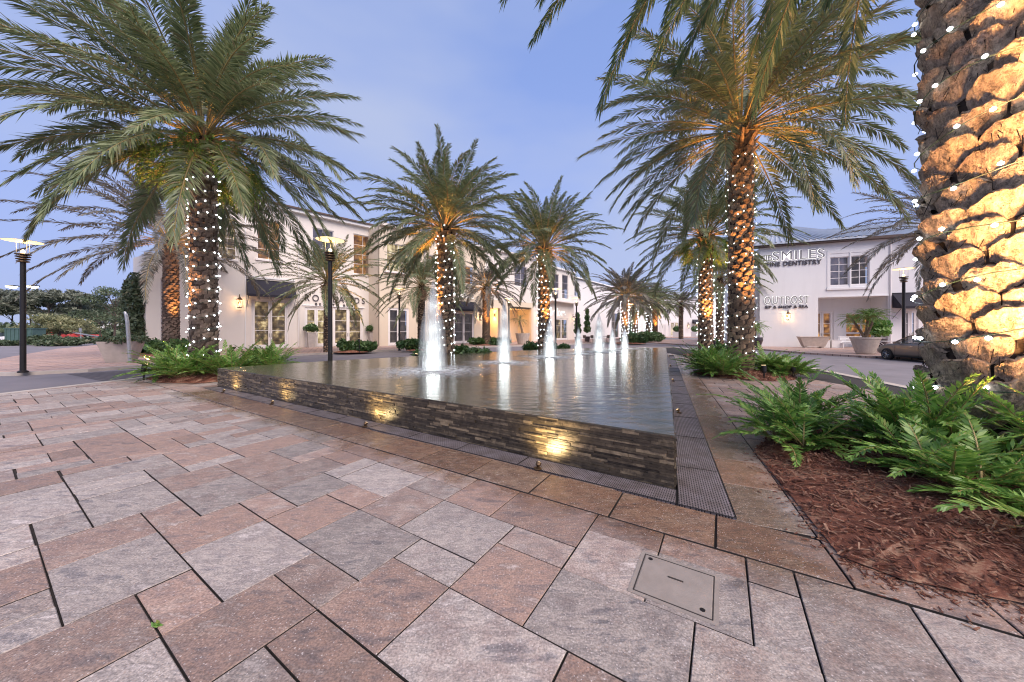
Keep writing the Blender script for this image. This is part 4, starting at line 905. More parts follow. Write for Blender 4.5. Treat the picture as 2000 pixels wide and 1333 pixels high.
# middle block with bank, loggia -------------------------------------------------------------
WB = Wall((-13.15, 33.5), (S2, S2)); B = building('cream two-storey block with bank entrance and glowing orange loggia', WB.o)
s945, s1042 = WB.s_at(948), WB.s_at(1042)
ob = [WB.rect(758, 799, 602, 999), WB.rect(886, 926, 610, 999), WB.rect(755, 802, 478, 532), WB.rect(893, 925, 520, 555), WB.rect(833, 862, 500, 545)]
lg = [WB.rect(955, 977, 602, 999), WB.rect(996, 1038, 600, 999)]; sb1 = WB.s_at(1042)
ZB = 12.0; m = MB(); WB.panel(m, 0, s945, 0, ZB, ob, .3)
m.add([WB.pt(0, 0, 0), WB.pt(0, 0, ZB), WB.pt(0, -6, ZB), WB.pt(0, -6, 0)], [(0, 1, 2, 3)]); m.add([WB.pt(0, 0, ZB - .02), WB.pt(sb1, 0, ZB - .02), WB.pt(sb1, -10, ZB - .02), WB.pt(0, -10, ZB - .02)], [(0, 1, 2, 3)])
m.build('wall', M['cream'], B, off=neg(B))
m = MB(); zl = WB.z_at(990, 588); WB.panel(m, s945, sb1, 0, zl, lg, .5)
m.add([WB.pt(s945, -3.2, 0), WB.pt(sb1, -3.2, 0), WB.pt(sb1, -3.2, zl), WB.pt(s945, -3.2, zl)], [(0, 1, 2, 3)])
m.add([WB.pt(s945, -.5, 0), WB.pt(s945, -3.2, 0), WB.pt(s945, -3.2, zl), WB.pt(s945, -.5, zl)], [(0, 1, 2, 3)]); m.add([WB.pt(sb1, -.5, 0), WB.pt(sb1, -3.2, 0), WB.pt(sb1, -3.2, zl), WB.pt(sb1, -.5, zl)], [(0, 1, 2, 3)])
m.add([WB.pt(s945, 0, lg[0][3] + .1), WB.pt(sb1, 0, lg[0][3] + .1), WB.pt(sb1, -3.2, lg[0][3] + .1), WB.pt(s945, -3.2, lg[0][3] + .1)], [(0, 1, 2, 3)])
m.build('loggia', M['cream'], B, off=neg(B))
m = MB(); WB.panel(m, s945, sb1, zl, ZB, [WB.rect(1005, 1030, 520, 560)], .3); WB.box(m, 0, sb1, ZB, ZB + .25, -.6, .4); m.build('upper_wall', M['stucco'], B, off=neg(B))
french(WB, B, ob[0], 'in_dark'); french(WB, B, ob[1], 'in_dark'); window(WB, B, ob[2], 2, 3, 'in_bright'); window(WB, B, ob[3], 2, 3, 'in_orange'); window(WB, B, ob[4], 2, 3, 'in_warm'); window(WB, B, WB.rect(1005, 1030, 520, 560), 2, 3, 'in_blue')
k = MB(); o = ob[2]
for q in range(9): x = o[0] - .2 + (o[1] - o[0] + .4) * q / 8; k.tube([WB.pt(x, .3, o[2] - .1), WB.pt(x, .3, o[2] + 1.0)], .015, 4)
WB.box(k, o[0] - .25, o[1] + .25, o[2] + 1.0, o[2] + 1.05, .27, .33); WB.box(k, o[0] - .25, o[1] + .25, o[2] - .2, o[2] - .1, 0, .36); k.build('balcony_railing', M['trim'], B, off=neg(B))
awning(WB, B, WB.s_at(884), WB.s_at(929), WB.z_at(905, 590), WB.z_at(905, 606), 1.3)
wall_text(WB, B, 'ProgressBank', 868, 925, 571, 585, 'white serifed bank name over the small black awning', 'whitepaint', 'halo', .08, 1.0, .012)
downpipe(WB, B, 829, 11.8)
lantern(WB, 936, 620, 'iron lantern right of the bank doors', sc=1.3)
for px, nm in ((966, 'up-and-down sconce in the left bay of the orange loggia'), (1023, 'up-and-down sconce in the right bay of the orange loggia')):
    s_ = WB.s_at(px) + 1.2 * 0; loc = WB.pt(s_, -3.14, 3.3)
    # project onto the loggia's back wall so that it is seen in its bay
    WQ = Wall(WB.pt(0, -3.2)[:2], (S2, S2)); loc = WQ.pt(WQ.s_at(px), .1, WQ.z_at(px, 616)); t = thing('wall_sconce', nm, 'sconce', loc)
    m = MB(); m.tube([(0, 0, -.2), (0, 0, .2)], .08, 10); m.build('cylinder', M['darkmetal'], t)
    for sg in (1, -1): spot(t, (WB.n.x * .02, WB.n.y * .02, .22 * sg), (WB.n.x * .12, WB.n.y * .12, sg), 90, (1, .58, .2), 110)
ld = bpy.data.lights.new('loggia_point', 'POINT'); ld.energy = 300; ld.color = (1, .52, .16); ld.shadow_soft_size = .3; lo = bpy.data.objects.new('loggia_light', ld); COL.objects.link(lo); lo.parent = B; lo.location = Vector(WB.pt((s945 + sb1) / 2, -1.8, 3.6)) - B.location  # bare point lamp with no fixture, besides the two sconces

# right part of the left row -------------------------------------------------------------------
o_ = WB.pt(sb1, 0); WC = Wall(o_[:2], (.62, .785)); C_ = building('pale two-storey block with curved balcony over a shop door', WC.o)
sc = lambda px: WC.s_at(px)
oc = [WC.rect(1084, 1109, 622, 999), WC.rect(1078, 1092, 535, 583), WC.rect(1098, 1110, 538, 584), WC.rect(1125, 1134, 552, 580), WC.rect(1129, 1136, 623, 636), WC.rect(1197, 1211, 612, 660)]
s1121, s1243 = sc(1121), sc(1243); m = MB(); WC.panel(m, 0, s1121, 0, 11.6, oc[:3], .3); m.build('bay_wall', M['stucco'], C_, off=neg(C_))
m = MB(); WC.panel(m, s1121, s1243, 0, 11.0, oc[3:], .3, out=-.3); WC.box(m, 0, s1121, 11.6, 11.85, -.5, .35); WC.box(m, s1121, s1243, 11.0, 11.2, -.8, .1)
m.add([WC.pt(0, 0, 11), WC.pt(s1243, 0, 11), WC.pt(s1243, -10, 11), WC.pt(0, -10, 11)], [(0, 1, 2, 3)]); m.build('wall', M['stucco2'], C_, off=neg(C_))
french(WC, C_, oc[0], 'in_warm'); window(WC, C_, oc[1], 1, 3, 'in_dark'); window(WC, C_, oc[2], 1, 3, 'in_dark')
for o in oc[3:]: window(WC, C_, o, 2, 3, 'in_dark', out=-.4)
k = MB(); z_ = WC.z_at(1090, 588); WC.box(k, sc(1064), sc(1120), z_ - .25, z_, 0, 1.1); k.build('balcony_slab', M['trim'], C_, off=neg(C_)); k = MB(); a, b_ = sc(1064) + .05, sc(1120) - .05
for q in range(22): x = a + (b_ - a) * q / 21; k.tube([WC.pt(x, 1.05, z_), WC.pt(x, 1.05, z_ + 1.05)], .014, 4)
WC.box(k, a, b_, z_ + 1.05, z_ + 1.1, 1.0, 1.1); k.build('balcony_railing', M['trim'], C_, off=neg(C_))
wall_text(WC, C_, 'be love', 1076, 1104, 603, 617, 'white script shop name under the curved balcony', 'whitepaint', 'halo', .08, 1.0, .012)
lantern(WC, 1048, 620, 'copper lantern between the loggia and the string-lit palm', sc=1.4); lantern(WC, 1117, 623, 'copper lantern right of the doors under the balcony', sc=1.4)
o_ = WC.pt(s1243, 0); WD = Wall(o_[:2], (.45, .893)); D = building('cream shopfront with black awning at the far end of the left row', WD.o)
od = [WD.rect(1254, 1274, 633, 999)]; s1290 = WD.s_at(1288); m = MB(); WD.panel(m, 0, s1290, 0, 9.5, od + [WD.rect(1254, 1262, 575, 600)], .3)
m.add([WD.pt(0, 0, 9.4), WD.pt(s1290, 0, 9.4), WD.pt(s1290, -10, 9.4), WD.pt(0, -10, 9.4)], [(0, 1, 2, 3)]); m.build('wall', M['cream'], D, off=neg(D)); french(WD, D, od[0], 'in_bright'); window(WD, D, WD.rect(1254, 1262, 575, 600), 2, 2, 'in_dark'); awning(WD, D, WD.s_at(1251), WD.s_at(1276), WD.z_at(1263, 622), WD.z_at(1263, 632), 1.5)
# far block closing the street
WE = Wall((28, 92), (1, .02)); E_ = building('pale far building closing the street with lit shop doors', WE.o)
oe = [WE.rect(1309, 1327, 630, 999), WE.rect(1357, 1370, 632, 999), WE.rect(1302, 1310, 590, 612), WE.rect(1400, 1410, 590, 612)]; se = WE.s_at(1550); s12 = WE.s_at(1210); m = MB(); WE.panel(m, s12, se, 0, 10.6, oe, .3)
m.add([WE.pt(s12, 0, 10.5), WE.pt(se, 0, 10.5), WE.pt(se, -14, 10.5), WE.pt(s12, -14, 10.5)], [(0, 1, 2, 3)]); m.build('wall', M['stucco2'], E_, off=neg(E_))
k = MB(); ze = 10.6; k.add([WE.pt(s12, .6, ze), WE.pt(se, .6, ze), WE.pt(se, -6, ze + 2.4), WE.pt(s12, -6, ze + 2.4)], [(0, 1, 2, 3)]); k.build('roof', M['roofmetal'], E_, off=neg(E_))
french(WE, E_, oe[0], 'in_bright'); french(WE, E_, oe[1], 'in_bright')
for o in oe[2:]: window(WE, E_, o, 2, 2, 'in_dark')
awning(WE, E_, WE.s_at(1352), WE.s_at(1372), WE.z_at(1360, 625), WE.z_at(1360, 632), 1.5); lantern(WE, 1343, 637, 'far lantern between the lit doors and the awning at the street end', sc=2)
k = MB()
for i in range(14): x = WE.s_at(1288) + i * .35; WE.box(k, x, x + .06, 0, 3.4, .02, .12)
k.build('louvre_panel', M['trim'], E_, off=neg(E_))

# right building -------------------------------------------------------------------------------
WR = Wall((24.2, 33), (.936, -.352)); Rb = building('white two-storey building with standing-seam roof and dentist and shop signs', WR.o)
s0, s1, sr, sE = 0, WR.s_at(1598), WR.s_at(1735), WR.s_at(2120); ZR = WR.z_at(1540, 481); zr = WR.z_at(1660, 580)
ow = WR.rect(1618, 1700, 494, 562); ow2 = WR.rect(1755, 1790, 605, 665)
win = [WR.rect(1621, 1659, 502, 558), WR.rect(1662, 1698, 499, 556)]
m = MB(); WR.panel(m, s0, s1, 0, ZR, [], .3); WR.panel(m, s1, sr, zr, ZR, win, .3); WR.panel(m, sr, sE, 0, ZR, [WR.rect(1765, 1795, 606, 999)], .3, out=-.05)
m.add([WR.pt(0, 0, 0), WR.pt(0, 0, ZR), (24.2 + .407 * 26, 33 + .914 * 26, ZR), (24.2 + .407 * 26, 33 + .914 * 26, 0)], [(0, 1, 2, 3)])
m.add([WR.pt(s1, 0, zr), WR.pt(sr, 0, zr), WR.pt(sr, -2.4, zr), WR.pt(s1, -2.4, zr)], [(0, 1, 2, 3)])
m.add([WR.pt(s1, 0, 0), WR.pt(s1, 0, zr), WR.pt(s1, -2.4, zr), WR.pt(s1, -2.4, 0)], [(0, 1, 2, 3)]); m.add([WR.pt(sr, 0, 0), WR.pt(sr, 0, zr), WR.pt(sr, -2.4, zr), WR.pt(sr, -2.4, 0)], [(0, 1, 2, 3)])
WQ = Wall(WR.pt(0, -2.4)[:2], (.936, -.352)); dr = WQ.rect(1583, 1629, 608, 999); w2 = WQ.rect(1652, 1716, 613, 999); qa, qb = WQ.s_at(1560), WQ.s_at(1760)
WQ.panel(m, qa, qb, 0, zr, [dr, (w2[0], w2[1], .35, w2[3])], .25)
m.add([WR.pt(0, -.1, ZR - .05), WR.pt(sE, -.1, ZR - .05), WR.pt(sE, -16, ZR - .05), WR.pt(0, -16, ZR - .05)], [(0, 1, 2, 3)])
m.build('wall', M['stucco2'], Rb, off=neg(Rb))
french(WQ, Rb, dr, 'in_orange'); window(WQ, Rb, (w2[0], w2[1], .35, w2[3]), 2, 3, 'in_orange', mw=.16)
for o in win: window(WR, Rb, o, 2, 4, 'in_blue' if o is win[0] else 'in_dark', mw=.045)
french(WR, Rb, WR.rect(1765, 1795, 606, 999), 'in_dark', out=-.17)
k = MB(); WR.box(k, ow[0] - .15, ow[1] + .15, ow[2] - .18, ow[2], 0, .12); WR.box(k, ow[0] - .1, ow[1] + .1, ow[3], ow[3] + .3, 0, .04)
WR.box(k, win[0][1], win[1][0], ow[2], ow[3], 0, .05); WR.box(k, ow[0] - .1, win[0][0], ow[2], ow[3], 0, .04); WR.box(k, win[1][1], ow[1] + .1, ow[2], ow[3], 0, .04); WR.box(k, WR.s_at(1615), sr + .02, zr, zr + .1, 0, .05); k.build('window_surround', M['stucco2'], Rb, off=neg(Rb))
awning(WR, Rb, WR.s_at(1742), WR.s_at(1800), WR.z_at(1770, 573), WR.z_at(1770, 600), 1.25)
wall_text(WR, Rb, 'JB', 1493, 1508, 499, 513, 'small backlit letters JB before the dentist name', 'letter', 'halo', .05, .9, .0, 'dentist_sign')
wall_text(WR, Rb, 'SMILES', 1509, 1610, 489, 507, 'wide backlit letters SMILES high on the white wall', 'letter', 'halo', .05, 1.1, .0, 'dentist_sign')
wall_text(WR, Rb, 'FINE DENTISTRY', 1497, 1604, 510, 519, 'dark letters FINE DENTISTRY below the backlit name', 'letterdark', None, .06, 1.1, .02, 'dentist_sign')
wall_text(WR, Rb, 'OUTPOST', 1493, 1580, 579, 594, 'backlit grey letters OUTPOST above the lantern', 'letter', 'halo', .05, 1.25, .0)
wall_text(WR, Rb, 'SIP & SHOP & SEA', 1494, 1578, 597, 602.5, 'small dark letters SIP & SHOP & SEA under the backlit shop name', 'letterdark', None, .05, 1.1, .02)
downpipe(WR, Rb, 1739, 9.4, -.05)
lantern(WR, 1537, 618, 'copper lantern under the OUTPOST letters', sc=1.15)
# roofs
def seam_roof(name, P, n, lift=.07):
    "quad P0 P1 (eave) P2 P3 (ridge) with standing seams"
    m = MB(); P = [Vector(p) for p in P]; m.add(P + [p - Vector((0, 0, .12)) for p in P], [(0, 1, 2, 3), (7, 6, 5, 4), (0, 4, 5, 1), (1, 5, 6, 2), (2, 6, 7, 3), (3, 7, 4, 0)])
    for i in range(n + 1):
        q = i / n; a = P[0].lerp(P[1], q); b = P[3].lerp(P[2], q); m.tube([a + Vector((0, 0, .05)), b + Vector((0, 0, .05))], .075, 4)
    return m.build(name, M['roofmetal'], Rb, off=neg(Rb))
ze = ZR + .25
def rp(s_, out, z): return WR.pt(s_, out, z)
sx = WR.s_at(1690)
k = MB(); WR.box(k, -.5, sE, ZR, ZR + .22, -.3, .55); k.build('eave', M['roofdark'], Rb, off=neg(Rb))
seam_roof('roof', [rp(-.6, .65, ze), rp(sx, .65, ze), rp(sx - 2.6, -7, ze + 3.2), rp(3.0, -7, ze + 3.2)], 20)
seam_roof('roof', [rp(sx - 1.4, .1, ze - .05), rp(sE, .1, ze - .05), rp(sE - 3, -8, ze + 2.9), rp(sx - 3.5, -8, ze + 2.9)], 26)
a_ = Vector(rp(-.6, .65, ze)); seam_roof('roof', [(a_.x + .407 * 26, a_.y + .914 * 26, ze), a_, rp(3.0, -7, ze + 3.2), (a_.x + .407 * 20 + 3, a_.y + .914 * 20, ze + 3.2)], 20)
WS = Wall((24.2 + .407 * 26, 33 + .914 * 26), (-.407, -.914))
for x0 in (3, 9, 15, 21):
    window(WS, Rb, (x0, x0 + 1.6, 5.6, 8.2), 2, 3, 'in_dark', out=.05, room=.12); window(WS, Rb, (x0, x0 + 1.6, .3, 3.4), 2, 3, 'in_orange', out=.05, room=.12)

# ------------------------------------------------------------------ street lamps
def lamp_proto():
    t = thing('street_lamp', '', 'street lamp', (0, 0, 0), 0, 'disc-topped street lamps'); hp = 4.0
    m = MB(); m.lathe([(.13, 0), (.13, .05), (.075, .08), (.068, hp)], 16); m.build('post', M['darkmetal'], t)
    m = MB()
    for k in range(4): z = hp - .02 + k * .085; m.lathe([(.10, z), (.155 + .012 * k, z + .02), (.15 + .012 * k, z + .05), (.10, z + .065)], 18)
    m.build('louvred_collar', M['bronze'], t)
    m = MB(); m.lathe([(.02, hp + .3), (.05, hp + .33), (.055, hp + .38), (.035, hp + .42), (.01, hp + .44)], 14); m.build('bulb', M['lampcore'], t)
    m = MB()
    for k in range(4): a = k * math.pi / 2 + .4; m.tube([(.16 * math.cos(a), .16 * math.sin(a), hp + .2), (.16 * math.cos(a), .16 * math.sin(a), hp + .72)], .008, 5)
    m.build('rod', M['galv'], t)
    m = MB(); m.lathe([(.46, hp + .735), (.44, hp + .755), (.1, hp + .80), (.02, hp + .82)], 36); m.build('disc', M['galv'], t)
    m = MB(); m.lathe([(.02, hp + .70), (.3, hp + .715), (.455, hp + .734)], 36, cap=False); m.build('reflector', M['lampglow'], t)
    ld = bpy.data.lights.new('lamp', 'POINT'); ld.energy = 9; ld.color = (1, .62, .28); ld.shadow_soft_size = .12; lo = bpy.data.objects.new('lamp_light', ld); COL.objects.link(lo); lo.parent = t; lo.location = (0, 0, hp + .6)
    return t
lp = lamp_proto(); LH = 4.72
def lamp_at(px, ytop, label, first=False):
    Y = (LH - H) * F / (HZ - ytop); X = (px - 1000) / F * Y
    if first: lp.location = (X, Y, 0); lp['label'] = label
    else: dup(lp, (X, Y, 0), random.uniform(0, 1.5), label)
lamp_at(645, 470, 'tall disc-topped lamp just behind the pool, in front of the ROWLANDS shop', True)
lamp_at(45, 473, 'disc-topped lamp on the pink pavement at the far left')
lamp_at(780, 565, 'disc-topped lamp before the dark double doors')
lamp_at(994, 584, 'disc-topped lamp in front of the orange loggia, behind the second jet')
lamp_at(1085, 565, 'disc-topped lamp in front of the balcony shop')
lamp_at(1126, 583, 'disc-topped lamp just right of the balcony')
lamp_at(1230, 595, 'small distant disc-topped lamp among the far lit palms')
c = at(1765, 23.4); dup(lp, (c.x, c.y, 0), .4, 'disc-topped lamp beside the parked car and awning', 1.225)
# twin-headed parking lamp, far left
p = at(47, 38); t = thing('parking_lamp', 'distant twin-headed parking lot lamp behind the left street lamp', 'street lamp', (p.x, p.y, 0)); zt = H + (HZ - 560) * 38 / F
m = MB(); m.tube([(0, 0, -.1), (0, 0, zt + .1)], .09, 8); m.build('post', M['darkmetal'], t)
for sg, rr in ((-1, 1.2), (1, .95)):
    m = MB(); m.tube([(0, 0, zt), (sg * rr, 0, zt)], .04, 6); m.build('arm', M['darkmetal'], t)
    m = MB(); m.box((sg * rr * 1.1, 0, zt + .05), (.95, .4, .14)); m.build('head', M['darkmetal'], t)
    m = MB(); m.lathe([(.05, -.22), (.36, -.12), (.42, 0)], 14, (sg * rr * 1.1, -.05, zt)); m.build('lens', emis('parking_lens', (1, .88, .62), 9), t)

# ------------------------------------------------------------------ palms
palm((-10.26, 11.25, 0), 7.8, .36, 5.2, 76, 'large string-lit palm at the left corner of the pool', 21, lights=(.55, 6.7, 100, 15, False, .031), up=.95, grey=True, lab2='white lights wound round the large left palm', nl=120, ll=.66, lw=.036, droopmin=-.62)
palm((-22.2, 22, 0), 7.2, .42, 6.6, 46, 'unlit greyish palm behind the large left palm', 22, leaf='leafgrey', grey=True, lod=0, nl=85, ll=.6, lw=.05, boot=(.34, .2, .07), droopmin=-.4, up=.85)
palm(tuple(gp(640, 688)), 4.9, .27, 4.3, 48, 'small palm in the bed before the ROWLANDS shop', 23, lod=0, nl=80, ll=.42, lw=.034, boot=(.26, .18, .05))
palm((-3.0, 15.2, 0), 6.0, .36, 3.9, 62, 'string-lit palm rising right of the nearest jet', 24, lights=(.5, 6.1, 100, 15, True, .034), lab2='white lights on the palm right of the nearest jet', nl=95, ll=.5, lw=.036, up=1.0)
palm((-7.1, 26.5, 0), 4.9, .30, 4.0, 44, 'short bushy palm directly behind the nearest jet', 25, lod=0, nl=75, ll=.45, lw=.036, boot=(.26, .18, .05))
palm((1.95, 20.6, 0), 6.35, .36, 4.3, 58, 'string-lit palm before the balcony shop', 26, lights=(.5, 6.3, 90, 14, True, .036), lab2='white lights on the palm before the balcony shop', nl=90, ll=.5, lw=.04, up=1.0)
palm((-2.75, 36, 0), 6.0, .42, 4.6, 44, 'grey-fronded palm between the bank and the orange loggia', 27, leaf='leafgrey', lod=0, nl=75, ll=.5, lw=.05, boot=(.3, .2, .06), up=.8)
palm((13.7, 41, 0), 5.6, .45, 5.0, 48, 'string-lit palm with low spreading crown near the last jets', 28, lights=(.4, 5.4, 70, 13, True, .06), lab2='white lights on the palm near the last jets', lod=0, nl=75, ll=.6, lw=.06, leaf='leafgrey', boot=(.35, .25, .07), up=1.0)
palm((18.2, 50, 0), 6.0, .45, 5.0, 44, 'second string-lit palm of the far left row', 29, lights=(.4, 5.6, 60, 12, True, .07), lab2='white lights on the second palm of the far left row', lod=0, nl=60, ll=.6, lw=.07, boot=(.35, .25, .07))
palm((23.4, 58, 0), 6.6, .5, 5.0, 42, 'third string-lit palm of the far left row', 30, lights=(.4, 6.0, 60, 12, True, .08), lab2='white lights on the third palm of the far left row', lod=0, nl=60, ll=.6, lw=.08, boot=(.35, .25, .07))
palm((26.0, 61.5, 0), 6.4, .5, 4.8, 40, 'unlit palm at the end of the far left row', 31, lod=0, nl=60, ll=.6, lw=.08, boot=(.35, .25, .07))
palm((34.5, 69, 0), 7.0, .45, 4.2, 42, 'lone thin-trunked palm in front of the far building', 32, lod=0, nl=60, ll=.55, lw=.08, boot=(.3, .25, .05), leaf='leafgrey')
palm((7.85, 11.6, 0), 8.3, .37, 5.1, 74, 'big orange-lit palm with strings of lights right of the pool', 33, lights=(.5, 7.6, 100, 15, False, .02), lab2='white lights on the big orange-lit palm', nl=105, ll=.58, lw=.036, up=.9, boot=(.30, .21, .08))
palm((11.8, 20.6, 0), 7.2, .40, 4.6, 54, 'string-lit palm behind the big orange-lit one', 34, lights=(.4, 6.0, 90, 14, True, .036), lab2='white lights on the palm behind the big orange-lit one', nl=85, ll=.5, lw=.042)
palm((20.9, 34, 0), 6.6, .36, 4.4, 44, 'slimmer palm on the right pavement left of the white building', 35, lights=(.5, 6.2, 60, 12, True, .05), lab2='white lights on the slim palm by the white building', lod=0, nl=75, ll=.5, lw=.05)
palm((25.5, 20.0, 0), 7.6, .36, 4.9, 46, 'palm half hidden behind the close trunk, fronds over the right roof', 36, leaf='leafgrey', grey=True, lod=0, nl=85, ll=.5, lw=.036, droopmin=-.7)

# the close palm at the right edge -------------------------------------------------------------
NX, NY = 5.55, 3.85
t = thing('palm_tree', 'huge close palm trunk with orange-lit boots at the right edge', 'palm tree', (NX, NY, 0), 0, 'date palms around the fountain and street')
RS = np.random.default_rng(99)
def big_boots():
    m = MB(); R0 = .52; bw, bh, pr = .50, .33, .11; dz = bw * bh / (2 * math.pi * R0) * .72; n = int(9 / dz); nx, nz_ = 19, 8
    for i in range(n):
        a = i * 2.39996 + .3; z = -.1 + i * dz; wv = bw * RS.uniform(.85, 1.12); hv = bh * RS.uniform(.8, 1.1); pv_ = pr * RS.uniform(.65, 1.3); tl = RS.normal(.2, .07); c = RS.random(); ph = RS.uniform(0, 6, 5); sk = RS.normal(0, .12)
        def P(fx, fz, k=0):
            width = wv / 2; prof = (.04 + .96 * fz ** .9); edge = 1 - .5 * abs(fx) ** 4
            rad = R0 - .03 + pv_ * prof * edge + .010 * math.sin(4 * fx + ph[0] + 2 * fz) * fz + .009 * math.sin(11 * fx + ph[1]) + .006 * math.sin(23 * fx + ph[3]) * fz + RS.normal(0, .003)
            lens = (1 - abs(fx) ** 2.2) ** .8
            zz = z + fx * width * tl + hv * ((fz - .5) * (.35 + .65 * lens) + .0) + (.014 * math.sin(7 * fx + ph[2]) + .010 * math.sin(17 * fx + ph[3]) + RS.normal(0, .006)) * fz + sk * fx * fx * .1
            if k == 1: rad -= .012; zz += .012
            if k == 2: rad -= .05 + .012 * math.sin(6 * fx + ph[4]); zz += .02
            if k == 3: rad = R0 - .07; zz -= .04
            th = a + fx * width / (R0 + .05); return (rad * math.cos(th), rad * math.sin(th), zz)
        fxs = [j / (nx - 1) * 2 - 1 for j in range(nx)]
        vs = [P(fx, iz / (nz_ - 1)) for iz in range(nz_) for fx in fxs]; fs = [(iz * nx + ix, iz * nx + ix + 1, (iz + 1) * nx + ix + 1, (iz + 1) * nx + ix) for iz in range(nz_ - 1) for ix in range(nx - 1)]
        m.add(vs, fs, (c, c, c))
        vs = [P(fx, 1, k) for k in (0, 1, 2, 3) for fx in fxs]; fs = [(iz * nx + ix, iz * nx + ix + 1, (iz + 1) * nx + ix + 1, (iz + 1) * nx + ix) for iz in range(3) for ix in range(nx - 1)]
        m.add(vs, fs, (c * .5, c, c))
    # shaggy fibre under the boots
    m.lathe([(.50, -.2), (.49, 3), (.48, 9.2)], 24, mi=1, col=(.1, .1, .1))
    for i in range(700):
        a = RS.uniform(0, 6.28); z = RS.uniform(.0, 6.5); r = .50 + RS.uniform(0, .05); l = RS.uniform(.05, .2); d = RS.normal(0, .5); m.tube([(r * math.cos(a), r * math.sin(a), z), ((r + .05) * math.cos(a + d * l), (r + .05) * math.sin(a + d * l), z - l)], .004, 3, mi=1, col=(.4, .4, .4))
    return m
def bigbark():
    m, nt, b = newmat('weathered_palm_boots'); tc = node(nt, 'ShaderNodeTexCoord'); at_ = node(nt, 'ShaderNodeAttribute', attribute_name='tint'); sx = node(nt, 'ShaderNodeSeparateColor'); nt.links.new(at_.outputs[0], sx.inputs[0])
    n1 = node(nt, 'ShaderNodeTexNoise', i_Scale=5.0, i_Detail=9.0, i_Roughness=.65); nt.links.new(tc.outputs['Object'], n1.inputs[0]); mp = node(nt, 'ShaderNodeMapping'); mp.inputs['Scale'].default_value = (1.6, 1.6, .7); nt.links.new(tc.outputs['Object'], mp.inputs[0])
    n2 = node(nt, 'ShaderNodeTexNoise', i_Scale=22.0, i_Detail=10.0, i_Roughness=.75); nt.links.new(mp.outputs[0], n2.inputs[0])
    c = rampn(nt, n1.outputs[0], [(.30, (.16, .10, .07)), (.42, (.38, .27, .18)), (.62, (.52, .39, .27)), (.78, (.42, .36, .31))]).outputs[0]
    c = mixc(nt, math_n(nt, 'MULTIPLY', sx.outputs[0], .5), c, (.30, .26, .23)); c = mixc(nt, .8, c, rampn(nt, n2.outputs[0], [(.34, g3(.12)), (.6, g3(.72))]).outputs[0], 'OVERLAY')
    v = node(nt, 'ShaderNodeTexVoronoi', i_Scale=5.0); v.feature = 'DISTANCE_TO_EDGE'; nt.links.new(n1.outputs['Color'], v.inputs[0])
    crack = rampn(nt, v.outputs['Distance'], [(.0, g3(0)), (.02, g3(1))]).outputs[0]; c = mixc(nt, math_n(nt, 'MULTIPLY', math_n(nt, 'SUBTRACT', 1.0, crack), .7), c, (.05, .03, .02))
    nt.links.new(c, b.inputs['Base Color']); b.inputs['Roughness'].default_value = .85
    h = math_n(nt, 'ADD', math_n(nt, 'MULTIPLY', n2.outputs[0], .6), math_n(nt, 'MULTIPLY', crack, .4)); bump(nt, b, h, 1.0, .045); return m
M['bigbark'] = bigbark()
big_boots().build('trunk', [M['bigbark'], M['core']], t, smooth=True)
fr = []
for i in range(92):
    q = (i + .5) / 92; az = i * 2.39996; p0 = 1.35 * (1 - q) ** .8 - .25 * q ** 1.2 + RS.normal(0, .06)
    fr.append(frond_arrays(5.8 * RS.uniform(.9, 1.08), p0, 1.05 + RS.normal(0, .12), az, 140, .58, .044, RS, (.35 * math.cos(az), .35 * math.sin(az), 9.8 + .3 * (1 - q)), side_sway=RS.normal(0, .2), rr=.03, dry=.04, tipdry=.2, leaf_droop=.35))
for a_, l_, p_ in ((150, 7.0, .42), (157, 6.9, .30), (163, 6.4, .20), (144, 6.9, .34), (138, 6.6, .22), (169, 6.2, .30)):
    az = R(a_); fr.append(frond_arrays(l_, p_, 1.0, az, 150, .60, .046, RS, (.35 * math.cos(az), .35 * math.sin(az), 9.7), side_sway=RS.normal(0, .12), rr=.03, dry=.04, tipdry=.2, leaf_droop=.4))
merge(fr, 'crown', M['leafnear'], M['rachis'], t)
string_lights((NX, NY, 0), .625, .45, 6.5, 84, 10.5, 'large white lights wound round the close right trunk', False, 5, .03)
spot(t, (-.75, -.9, .15), (.42, .42, 1.0), 0.001, (1, .6, .25), 60)
for o in list(t.children):
    if o.type == 'LIGHT': bpy.data.objects.remove(o)
uplight((NX - .15, NY - 2.35, .05), (.03, .95, .85), 3200, 'uplight hidden in the cycads at the foot of the close palm', 50, 0, .35)
uplight((NX + .15, NY - 2.35, .05), (.0, .62, 1.75), 8500, 'added narrow-beam uplight out of view, brightening the upper close trunk', 30, 0, .3)  # unseen extra lamp, added to lift the dark top of the trunk
uplight((NX - 1.35, NY - 1.75, .05), (.52, .7, .95), 2600, 'added uplight out of view, brightening the left of the close trunk', 46, 0, .35)  # unseen lamp put in to brighten the trunk's left side
uplight((NX + .9, NY - 1.9, .05), (-.25, .6, .8), 1700, 'added second uplight out of view, evening the light on the close trunk', 50, 0, .35)  # another unseen lamp, added so the boots are lit more evenly

